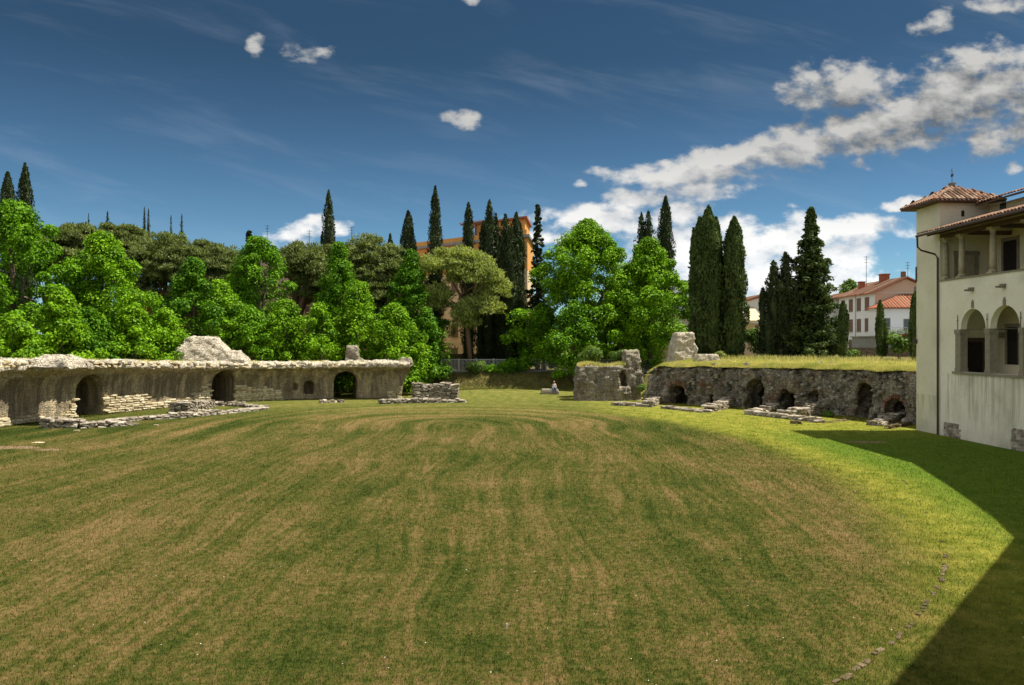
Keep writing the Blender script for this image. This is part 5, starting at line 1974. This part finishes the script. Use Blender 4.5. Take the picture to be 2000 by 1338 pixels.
# low white house with terrace
h2 = empty('white_house', (46.3, 97, 3.5), 'low white house with a red roof and planted balcony beside the tower', 'house', 'white houses beyond the terrace')
B().box(47.9, 62, 101.9, 104.95, 2.5, 9.75).build('wall', M['white'], h2)
FL, FR, BR_, BL_, LL_ = (47.5, 101.45, 9.78), (62, 101.45, 9.78), (62, 104.9, 11.7), (52.0, 104.9, 11.7), (47.5, 104.9, 9.78)
q = B()
up_ = lambda p, h=0.14: (p[0], p[1], p[2] + h)
q.add([FL, FR, BR_, BL_, LL_, up_(FL), up_(FR), up_(BR_), up_(BL_), up_(LL_)],
      [(5, 6, 7, 8), (5, 8, 9), (3, 2, 1, 0), (4, 3, 0), (0, 1, 6, 5), (1, 2, 7, 6), (4, 0, 5, 9), (2, 3, 8, 7), (3, 4, 9, 8)])
ro = q.build('roof', M['redroof'], h2)
q = B()
for k_ in range(34):
    xx = 47.7 + k_ * 0.42
    f_ = min(1.0, (xx - 47.5) / 4.5)
    q.tube([(xx, 101.45, 9.93), (xx, 101.45 + 3.45 * f_, 9.93 + 1.92 * f_)], 0.085, 5)
o = q.build('roof_tiles', M['tile'], ro)
o['kind'] = 'stuff'
B().box(54.6, 55.0, 102.6, 103.0, 10.3, 12.6).build('chimney', M['greymetal'], ro)
window(h2, (X(1732, 101.9), 101.9, 7.1), (1, 0), (0, -1), 0.75, 1.35, shutter=False)
window(h2, (X(1771, 101.9), 101.9, 7.0), (1, 0), (0, -1), 0.7, 1.35, shutter=False)
B().box(X(1727, 93), 60, 93, 101.85, 2.5, 6.0).build('terrace_base', M['concrete'], h2)
B().box(X(1725, 92.8), 60.2, 92.8, 101.88, 6.0, 6.15).build('terrace_slab', M['concrete'], h2)
bal = B()
for k_ in range(40):
    xx = X(1728, 93) + k_ * 0.3
    bal.box(xx, xx + .03, 92.95, 92.98, 6.15, 7.1)
bal.box(X(1727, 93), 58, 92.94, 92.99, 7.1, 7.15)
o = bal.build('balcony_railing', M['greymetal'], h2)
o['kind'] = 'stuff'
for i, px in enumerate((1738, 1752, 1766, 1780)):
    e = empty('balcony_plant', (X(px, 92.6), 92.6, 6.15), ['trailing plant at the left end of the house balcony', 'bushy balcony plant second from the left', 'flowering balcony plant third from the left', 'balcony plant nearest the tower'][i], 'plant', 'plants on the house balcony')
    cs = [(X(px, 92.6) + random.uniform(-.5, .5), 92.55 + random.uniform(-.1, .1), 6.4 + random.uniform(-.5, .4)) for _ in range(5)]
    V, F = puff_leaves(cs, [0.32] * 5, 60, 0.13)
    mesh('foliage', V, F, M['shrub'], e)
    B().box(X(px, 92.6) - .3, X(px, 92.6) + .3, 92.45, 92.75, 6.15, 6.38).build('planter', M['redroof'], e)

# cream building between cypresses
h3 = empty('cream_house', (31, 100, 3.5), 'cream house with flat awning roof between the cypresses', 'house')
ro = gable_house(h3, 29.5, 37.5, 104, 112, 2.5, 10.2, 11.6, M['white'], 'y')
B().box(29.0, 31.8, 100.5, 103.9, 2.5, 7.8).build('extension', M['cream'], h3)
B().add([(28.4, 99.6, 8.0), (32.2, 99.6, 8.0), (32.2, 103.98, 9.9), (28.4, 103.98, 9.9), (28.4, 99.6, 8.15), (32.2, 99.6, 8.15), (32.2, 103.98, 10.05), (28.4, 103.98, 10.05)],
        [(3, 2, 1, 0), (4, 5, 6, 7), (0, 1, 5, 4), (1, 2, 6, 5), (2, 3, 7, 6), (3, 0, 4, 7)]).build('awning_roof', M['cream'], h3)
window(h3, (30.2, 100.5, 5.2), (1, 0), (0, -1), 1.0, 1.3, shutter=False)
# white balcony house right of the chestnut
h4 = empty('white_house', (24, 108, 3.5), 'white house with glazed balconies right of the chestnut crown', 'house', 'white houses beyond the terrace')
B().box(20.5, 27.2, 110, 118, 2.5, 11.5).build('wall', M['white'], h4)
B().box(20.0, 27.6, 109.4, 118.4, 11.5, 11.75).build('roof_slab', M['concrete'], h4)
B().box(22.0, 26.0, 111, 116, 11.75, 14.0).build('roof_room', M['white'], h4)
B().box(21.8, 26.2, 110.8, 116.2, 14.0, 14.15).build('roof_slab', M['concrete'], h4)
B().box(20.6, 26.6, 108.6, 109.95, 9.2, 9.4).build('balcony', M['white'], h4)
for xx in (21.6, 23.2, 24.8, 26.2):
    window(h4, (xx, 110, 9.5), (1, 0), (0, -1), 0.7, 1.7, shutter=False)
    window(h4, (xx, 110, 6.2), (1, 0), (0, -1), 0.7, 1.4)
B().box(13, 30, 92.0, 92.4, 2.5, 5.3).build('garden_wall', M['pink'], h4)
# old stone wall under the houses
gw = B().box(X(1655, 86), 52, 86, 86.4, 3, 4.75)
tag(gw.build('garden_wall', M['oldstone']), 'old brown stone wall between the terrace trees and white houses', 'wall')

# more far town and trees so that the horizon is closed
def far_houses():
    r = random.Random(5)
    labs = ['pale far house with red roof behind the left pines', 'ochre far house behind the left trees', 'white far house behind the central trees', 'pinkish far house behind the chestnut crowns',
            'cream far house behind the terrace cypresses', 'far house with red roof right of the great conifer']
    for i, (x, y, m_) in enumerate(((-75, 150, 'cream'), (-48, 160, 'orange'), (-22, 165, 'white'), (-8, 175, 'pink'), (36, 150, 'cream'), (64, 150, 'white'))):
        e = empty('far_house', (x, y, 2.5), labs[i], 'house', 'far houses of the town')
        gable_house(e, x - 6, x + 6, y - 5, y + 5, 2.5, 9.5 + r.uniform(-.5, 1), 11.5 + r.uniform(-.3, .8), M[m_], 'x')
        for k_ in range(4):
            window(e, (x - 4.5 + k_ * 3, y - 5, 6.6), (1, 0), (0, -1), 1.0, 1.4)


far_houses()
V, F = [], []
cs = [(random.uniform(-140, 160), random.uniform(135, 200), random.uniform(3, 7)) for _ in range(300)]
V, F = puff_leaves(cs, [3.2] * len(cs), 90, 1.1)
tag(mesh('far_woodland', V, F, M['leaf_b']), 'dark green mass of trees far behind the park', 'woodland', kind='stuff')
# understorey that closes the view below the crowns on the left
cs = []
for k_ in range(150):
    px = random.uniform(-20, 880)
    Y = np.interp(px, [0, 300, 850], [66, 78, 88]) + random.uniform(-1, 5)
    cs.append((X(px, Y), Y, 3.0 + random.uniform(0.0, 2.0)))
V, F = puff_leaves(cs, [1.3] * len(cs), 130, 0.3)
tag(mesh('undergrowth', V, F, M['leaf_b']), 'dense dark undergrowth behind the vaulted wall', 'undergrowth', kind='stuff')

# ------------------------------------------------------------------ the museum
WX, WY = 24.38, 44.5
UL = math.hypot(0.035, 1.0)
UD = (0.035 / UL, -1.0 / UL)          # along the wall towards the camera
ND = (-UD[1] * -1, 0)                 # placeholder
ND = (UD[1], -UD[0])                  # outward normal (towards the arena)


def W(s, d, z):
    """museum wall coordinates: s along the wall, d into the building"""
    return (WX + UD[0] * s - ND[0] * d, WY + UD[1] * s - ND[1] * d, z)


def wbox(b_, s0, s1, d0, d1, z0, z1):
    V = [W(s, d, z) for z in (z0, z1) for d in (d0, d1) for s in (s0, s1)]
    return b_.add(V, [(0, 1, 3, 2), (4, 6, 7, 5), (0, 4, 5, 1), (2, 3, 7, 6), (0, 2, 6, 4), (1, 5, 7, 3)])


mus = empty('museum_building', W(4, 2, 0), 'cream plastered museum wing with corner tower, arcade and columned loggia at the right', 'building')


def part(b_, name, mat, par=mus, smooth=False):
    o = b_.build(name, mat, par, smooth)
    return o


SE = 9.2   # end of the straight wing
# front wall of the arcade storey with arched openings
V = [W(s, d, z) for z in (-0.3, 8.72) for d in (0.0, 0.34) for s in (0.0, SE)]
fw = temp(V, [(0, 1, 3, 2), (4, 6, 7, 5), (0, 4, 5, 1), (2, 3, 7, 6), (0, 2, 6, 4), (1, 5, 7, 3)])
ARC = [(1.96 + 2.12 / 2, 2.12), (4.44 + 2.24 / 2, 2.24), (7.95, 2.12)]
cut = []
for (sc, ww) in ARC:
    c = W(sc, 0, 0)
    cut.append(arch_prism(c[0], c[1], -UD[0], -UD[1], ww, 3.66, 5.95, 5.95 + ww / 2 * 1.04, 1.0, -1.0, 20))
boolean(fw, cut)
adopt(fw, 'front_wall', M['wall'], mus, smooth=False)
# stone piers with capitals, sill, arch stones
edges = [1.96 - .44, 1.96, ARC[0][0] + 1.06, 4.44, ARC[1][0] + 1.12, ARC[2][0] - 1.06, ARC[2][0] + 1.06, ARC[2][0] + 1.5]
for a, b_ in zip(edges[::2], edges[1::2]):
    q = B()
    wbox(q, a - 0.015, b_ + 0.015, -0.03, 0.37, 3.66, 5.72)
    po = part(q, 'pier', M['pietra'])
    wbox(q2 := B(), a - 0.05, b_ + 0.05, -0.07, 0.41, 5.72, 5.97)
    part(q2, 'capital', M['pietra'], po)
    q3 = B()
    wbox(q3, a - 0.04, b_ + 0.04, -0.05, 0.39, 3.66, 3.86)
    part(q3, 'pier_base', M['pietra'], po)
q = B()
wbox(q, 1.3, SE - 0.02, -0.10, 0.42, 3.54, 3.658)
part(q, 'sill', M['pietra'])
for (sc, ww) in ARC:
    # keystone drop and projecting bracket above each arch
    q = B()
    wbox(q, sc - 0.09, sc + 0.09, -0.05, 0.02, 7.10, 7.42)
    wbox(q, sc - 0.05, sc + 0.05, -0.04, 0.02, 7.42, 7.52)
    part(q, 'keystone', M['pietra'])
    q = B()
    wbox(q, sc - 0.10, sc + 0.10, -0.42, 0.02, 7.98, 8.08)
    wbox(q, sc - 0.12, sc + 0.12, -0.20, 0.02, 8.08, 8.18)
    part(q, 'bracket', M['pietra'])
    q = B()
    q.tube([W(sc - ww / 2, 0.2, 5.95), W(sc + ww / 2, 0.2, 5.95)], 0.022, 6)
    q.tube([W(sc, 0.2, 5.95), W(sc - 0.2, 2.9, 5.95)], 0.022, 6)
    part(q, 'tie_rod', M['iron'])
for s in (1.74, 4.26, 6.78):
    q = B()
    q.tube([W(s, -0.05, 5.98), W(s, -0.05, 6.75)], 0.018, 6)
    q.tube([W(s - .06, -0.05, 6.45), W(s + .06, -0.05, 6.45)], 0.018, 6)
    part(q, 'wall_anchor', M['iron'])
q = B()
wbox(q, 0.06, SE, -0.06, 0.40, 8.72, 8.80)
part(q, 'loggia_sill', M['pietra'])
# arcade and loggia interiors
q = B()
wbox(q, -0.0, SE, 0.36, 2.9, 3.0, 3.2)
wbox(q, -0.0, SE, 0.36, 2.9, 8.3, 8.55)
part(q, 'floor', M['inner'])
q = B()
wbox(q, -0.2, SE, 2.9, 3.2, -0.3, 13.05)
bw = part(q, 'back_wall', M['inner'])


def wall_door(s0, s1, z0, z1, d, name, frame, leaf, par):
    fr = B()
    wbox(fr, s0 - .16, s0, d - 0.06, d - 0.003, z0, z1)
    wbox(fr, s1, s1 + .16, d - 0.06, d - 0.003, z0, z1)
    wbox(fr, s0 - .16, s1 + .16, d - 0.08, d - 0.003, z1, z1 + .18)
    f = part(fr, name, frame, par)
    lf = B()
    wbox(lf, s0, s1, d - 0.03, d - 0.004, z0, z1)
    part(lf, 'leaf', leaf, f)


wall_door(1.25, 2.35, 8.56, 10.85, 2.9, 'doorway', M['pietra'], M['dark'], bw)
wall_door(5.6, 6.7, 8.56, 10.85, 2.9, 'doorway', M['pietra'], M['dark'], bw)
wall_door(1.55, 2.45, 4.05, 6.1, 2.9, 'window', M['pietra'], M['dark'], bw)
wall_door(5.0, 5.9, 4.05, 6.1, 2.9, 'window', M['pietra'], M['dark'], bw)
q = B()
wbox(q, 0.85, 1.3, 2.86, 2.897, 5.5, 5.82)
part(q, 'plaque', M['pietra'], bw)
# end wall doors (on the tower's side wall, facing the camera)
# tower
TWN = 2.42      # depth of the tower in plan
tw_ = B()
wbox(tw_, -TWN, 0.0, 0.004, 2.9, -0.3, 13.25)
tow = part(tw_, 'tower', M['tower'])
ew = B()
wbox(ew, -0.06, 0.004, 0.36, 2.9, 3.2, 8.3)
wbox(ew, -0.06, 0.004, 0.36, 2.9, 8.55, 12.0)
part(ew, 'end_wall', M['inner'])


def end_door(d0, d1, z0, z1, frame, leaf, name):
    fr = B()
    wbox(fr, 0.005, 0.08, d0 - .22, d0, z0, z1)
    wbox(fr, 0.005, 0.08, d1, d1 + .22, z0, z1)
    wbox(fr, 0.005, 0.10, d0 - .26, d1 + .26, z1, z1 + .22)
    f = part(fr, name, frame)
    lf = B()
    wbox(lf, 0.006, 0.04, d0, d1, z0, z1)
    part(lf, 'leaf', leaf, f)


end_door(1.05, 2.0, 8.56, 10.25, M['pietra'], M['column'], 'doorway')
end_door(1.45, 2.45, 3.2, 5.3, M['wood'], M['dark'], 'doorway')
q = B()
wbox(q, 0.0, 0.02, 1.25, 1.42, 12.45, 12.75)
part(q, 'slit_window', M['dark'])
q = B()
q.tube([W(0.022, 1.335, 12.72), W(-0.01, 1.335, 12.72)], 0.085, 10)
part(q, 'slit_arch', M['dark'])
# band line and little ledge with rod at the far corner
q = B()
wbox(q, -TWN - .01, -0.02, -0.012, 0.01, 2.18, 2.22)
part(q, 'plaster_joint', M['tower'])
q = B()
wbox(q, -TWN - .18, -TWN + .12, -0.12, 0.02, 5.2, 5.45)
q.tube([W(-TWN + .05, -0.05, 5.45), W(-TWN + .0, -0.07, 6.25)], 0.02, 6)
part(q, 'wall_anchor', M['iron'])
q = B()
wbox(q, -TWN - .02, -TWN + .07, -0.05, 0.02, 8.9, 9.8)
part(q, 'corner_bracket', M['iron'])
# stone patches where plaster fell
for (s0, s1, z0, z1) in ((0.35, 1.85, 0.0, 0.85), (6.0, 8.6, 0.0, 1.1)):
    pa = B()
    wbox(pa, s0 + .05, s1 - .1, -0.006, 0.02, -0.1, z1 - .12)
    po = part(pa, 'bare_masonry', M['stone_g'])
    z = 0.05
    while z < z1:
        s = s0 + random.uniform(0, .1) + 0.25 * max(0, z - z1 * 0.6)
        while s < s1 - 0.25 * z:
            l = random.uniform(0.16, 0.36)
            c = W(s + l / 2, 0.015, z)
            o = bpy.data.objects.new('stone', random.choice(ST['stone_g']))
            o.location = Vector(c) - base_of(po)
            o.scale = (l, 0.1, 0.13)
            o.rotation_euler = (0, 0, atan2(UD[1], UD[0]))
            link(o, po)
            s += l * 1.04
        z += 0.135

# roofs: tower pyramid, loggia lean-to, main roof behind
tile_v = []
for k_ in range(5):
    a = pi * k_ / 4
    for (yy, r_) in ((0.0, 0.105), (0.46, 0.085)):
        for th_ in (0.0, -0.018):
            tile_v.append((cos(a) * (r_ + th_), yy, sin(a) * (r_ + th_) * 0.85))
tf = []
for k_ in range(4):
    i = k_ * 4
    tf += [(i, i + 2, i + 6, i + 4), (i + 1, i + 5, i + 7, i + 3), (i, i + 4, i + 5, i + 1), (i + 2, i + 3, i + 7, i + 6)]
tile_me = bpy.data.meshes.new('roof_tile')
tile_me.from_pydata(tile_v, [], tf)
tile_me.materials.append(M['tile'])


def tile_rows(parent, e0, e1, r0, r1, stuff_after=999, pitch=0.25, row=0.40, clip=None, lift=0.03):
    """barrel tiles on the slope e0-e1 (eave) to r0-r1 (ridge)"""
    e0, e1, r0, r1 = map(Vector, (e0, e1, r0, r1))
    width = (e1 - e0).length
    m_ = max(1, int(width / pitch))
    ux = (e1 - e0).normalized()
    uz = ux.cross((r0 - e0)).normalized()
    if uz.z < 0:
        uz = -uz
    sl = ((r0 + r1) / 2 - (e0 + e1) / 2)
    perp = (sl - ux * sl.dot(ux)).length
    uy = (sl - ux * sl.dot(ux)).normalized()
    nr_ = int(perp / row) + 1
    extra = B()
    made = 0
    for j in range(nr_):
        v_ = j * row
        f = min(1, v_ / perp)
        la = (e0.lerp(r0, f) - e0).dot(ux)
        lb = width + (e1.lerp(r1, f) - e1).dot(ux)
        for i in range(m_):
            uu = (i + .5) * pitch + (width - m_ * pitch) / 2
            if uu < la - 0.02 or uu > lb + 0.02:
                continue
            p = e0 + ux * (uu + random.uniform(-.015, .015)) + uy * (v_ - 0.06) + uz * (lift + 0.02)
            ty = (uy + uz * 0.05).normalized()
            mt = Matrix((ux, ty, ux.cross(ty))).transposed().to_4x4()
            if ux.cross(ty).z < 0:
                mt = Matrix((-ux, ty, (-ux).cross(ty))).transposed().to_4x4()
            if j < stuff_after:
                o = bpy.data.objects.new('roof_tile', tile_me)
                link(o, parent)
                mt.translation = p - base_of(parent)
                o.matrix_local = mt
                made += 1
            else:
                mt.translation = p
                extra.add([mt @ Vector(v3) for v3 in tile_v], tf)
    if extra.v:
        o = extra.build('roof_tiles', M['tile'], parent)
        o['kind'] = 'stuff'
    return made


def slab(b_, P, th):
    b_.add([tuple(p) for p in P] + [(p[0], p[1], p[2] + th) for p in P], [(3, 2, 1, 0), (4, 5, 6, 7), (0, 1, 5, 4), (1, 2, 6, 5), (2, 3, 7, 6), (3, 0, 4, 7)])


OV = 0.62
E = [W(-TWN - OV, -OV, 13.22), W(OV - 0.1, -OV, 13.22), W(OV - 0.1, 2.9 + OV, 13.22), W(-TWN - OV, 2.9 + OV, 13.22)]
AP = W(-TWN / 2, 1.45, 14.25)
q = B()
q.add([*E, AP, *[(p[0], p[1], p[2] + 0.07) for p in E], (AP[0], AP[1], AP[2] + 0.07)],
      [(3, 2, 1, 0), (5, 6, 9), (6, 7, 9), (7, 8, 9), (8, 5, 9), (0, 1, 6, 5), (1, 2, 7, 6), (2, 3, 8, 7), (3, 0, 5, 8)])
tr_ = part(q, 'tower_roof', M['wood'])
nt = 0
E2 = [(p[0], p[1], p[2] + 0.08) for p in E]
A2 = (AP[0], AP[1], AP[2] + 0.08)
for i in range(4):
    nt += tile_rows(tr_, E2[i], E2[(i + 1) % 4], A2, A2, 999 if i in (0, 1) else 0)
q = B()
for i in range(2, 6):
    pass
for c in range(4):   # hip ridges
    q.tube([E2[c], A2], [0.11, 0.11], 7)
part(q, 'hip_ridge', M['tile'], tr_)
q = B()
q.obox((AP[0], AP[1]), UD, ND, 0.2, 0.2, 14.15, 14.36)
q.obox((AP[0], AP[1]), UD, ND, 0.12, 0.12, 14.36, 14.54)
q.obox((AP[0], AP[1]), UD, ND, 0.16, 0.16, 14.54, 14.6)
part(q, 'finial', M['pietra'], tr_)
q = B()
q.tube([(AP[0], AP[1], 14.6), (AP[0], AP[1], 15.45)], 0.018, 6)
q.tube([(AP[0] - .12, AP[1], 15.33), (AP[0] + .12, AP[1], 15.33)], 0.016, 6)
q.add([(AP[0] - .07, AP[1] - .006, 14.95), (AP[0] + .08, AP[1] - .006, 15.0), (AP[0] + .08, AP[1] - .006, 15.16), (AP[0] - .07, AP[1] - .006, 15.12),
       (AP[0] - .07, AP[1] + .006, 14.95), (AP[0] + .08, AP[1] + .006, 15.0), (AP[0] + .08, AP[1] + .006, 15.16), (AP[0] - .07, AP[1] + .006, 15.12)],
      [(3, 2, 1, 0), (4, 5, 6, 7), (0, 1, 5, 4), (1, 2, 6, 5), (2, 3, 7, 6), (3, 0, 4, 7)])
part(q, 'weathervane', M['iron'], tr_)
# loggia lean-to
q = B()
LE = [W(0.0 - 0.25, -1.0, 11.33), W(SE, -1.0, 11.33), W(SE, 2.9, 12.45), W(-0.0 - 0.02, 2.9, 12.45)]
LE[3] = W(0.02, 2.9, 12.45)
LE0 = [W(0.03, -1.0, 11.33), LE[1], LE[2], LE[3]]
slab(q, LE0, 0.08)
lr_ = part(q, 'loggia_roof', M['wood'])
nt += tile_rows(lr_, [W(0.02, -1.06, 11.42)[i] for i in range(3)], W(SE, -1.06, 11.42), W(0.02, 2.9, 12.55), W(SE, 2.9, 12.55), stuff_after=3)
# small piece of eave in front of the tower face
q = B()
slab(q, [W(-0.45, -1.0, 11.33), W(0.028, -1.0, 11.33), W(0.028, -0.02, 11.61), W(-0.45, -0.02, 11.61)], 0.08)
part(q, 'eave_return', M['wood'], lr_)
nt += tile_rows(lr_, W(-0.47, -1.06, 11.42), W(0.02, -1.06, 11.42), W(-0.47, -0.03, 11.71), W(0.02, -0.03, 11.71))
# rafters
for k_ in range(18):
    s = 0.3 + k_ * 0.5
    q = B()
    P = [W(s, -0.92, 11.24), W(s + .09, -0.92, 11.24), W(s + .09, 2.88, 12.33), W(s, 2.88, 12.33)]
    slab(q, P, 0.11)
    part(q, 'rafter', M['wood'], lr_)
q = B()
wbox(q, 0.03, SE, -0.02, 0.30, 11.18, 11.38)
part(q, 'wall_plate', M['wood'], lr_)
for s in (1.82, 4.44, 7.0):
    q = B()
    wbox(q, s - .1, s + .1, 0.3, 2.88, 11.15, 11.36)
    part(q, 'tie_beam', M['wood'], lr_)
for k_, s in enumerate((0.30, 1.82, 4.44, 7.0, 9.1)):
    c = W(s, 0.15, 0)
    q = B()
    q.lathe(c, [(0.155, 8.98), (0.165, 9.5), (0.155, 10.2), (0.13, 10.92)], 14)
    col = part(q, 'column', M['column'], mus, True)
    q = B()
    q.obox(c, UD, ND, 0.23, 0.23, 8.80, 8.88)
    q.lathe(c, [(0.21, 8.88), (0.22, 8.93), (0.18, 8.98), (0.17, 9.02)], 14)
    part(q, 'column_base', M['column'], col)
    q = B()
    q.lathe(c, [(0.13, 10.9), (0.155, 10.95), (0.15, 10.98), (0.19, 11.06)], 14)
    q.obox(c, UD, ND, 0.22, 0.22, 11.06, 11.18)
    part(q, 'column_capital', M['column'], col)
# gutter and downpipe
q = B()
q.tube([W(-0.47, -1.10, 11.36), W(SE, -1.10, 11.36)], 0.07, 8)
part(q, 'gutter', M['copper'], lr_)
q = B()
q.tube([W(-0.38, -1.10, 11.33), W(-0.38, -1.08, 10.75), W(-0.33, -0.9, 10.55), W(-0.12, -0.2, 10.3), W(-0.08, -0.08, 10.1), W(-0.08, -0.08, 0.0)], 0.055, 8)
part(q, 'downpipe', M['copper'])
# upper wall and main roof behind
q = B()
wbox(q, 1.0, 1.42, 2.82, 2.897, 12.68, 13.0)
part(q, 'attic_window', M['glass'], bw)
q = B()
MR = [W(0.2, 1.95, 13.0), W(SE, 1.95, 13.0), W(SE, 9.0, 15.1), W(0.2, 9.0, 15.1)]
slab(q, MR, 0.09)
mr_ = part(q, 'main_roof', M['wood'])
nt += tile_rows(mr_, W(0.2, 1.9, 13.1), W(SE, 1.9, 13.1), W(0.2, 9.0, 15.2), W(SE, 9.0, 15.2), stuff_after=2)
q = B()
wbox(q, 0.0, SE, 8.7, 9.0, -0.3, 15.0)
wbox(q, 0.0, 0.3, 3.2, 8.7, -0.3, 13.0)
part(q, 'rear_wall', M['tower'])
print('tiles', nt)

# the rest of the museum: the curved wing that turns round to where the photographer stands
WP = [W(SE, 0, 0)[:2], (24.1, 33.0), (22.95, 28.8), (22.0, 25.8), (21.25, 23.4), (20.3, 21.0), (1.75, -0.75), (-8.3, -12.5)]
cw = B()
for a, b_ in zip(WP, WP[1:]):
    L = math.hypot(b_[0] - a[0], b_[1] - a[1])
    t = ((b_[0] - a[0]) / L, (b_[1] - a[1]) / L)
    n2 = (-t[1], t[0])            # into the building when walking towards the camera
    if n2[0] < 0:
        n2 = (t[1], -t[0])
    n2 = (-t[1], t[0])
    c = ((a[0] + b_[0]) / 2 + n2[0] * 0.25, (a[1] + b_[1]) / 2 + n2[1] * 0.25)
    cw.obox(c, t, n2, L / 2 + 0.02, 0.25, -0.3, 11.4)
part(cw, 'curved_wing_wall', M['wall'])
EP = [W(SE, -1.1, 0)[:2], (23.0, 33.1), (21.85, 29.1), (20.95, 26.2), (20.2, 23.85), (19.31, 21.6), (0.91, 0.0), (-9.14, -11.8)]
RP = [W(SE, 3.5, 0)[:2], (28.5, 31.5), (27.5, 27.2), (26.6, 23.8), (25.8, 21.3), (24.6, 17.2), (6.2, -4.4), (-3.8, -16.2)]
for i in range(len(EP) - 1):
    q = B()
    slab(q, [(*EP[i], 11.3), (*EP[i + 1], 11.3), (*RP[i + 1], 12.7), (*RP[i], 12.7)], 0.16)
    part(q, 'curved_wing_roof', M['redroof'])
for o in list(mus.children):
    pass
print('objects', len(bpy.data.objects), 'tris', sum(len(o.data.polygons) * 2 for o in bpy.data.objects if o.type == 'MESH') / 1e6)
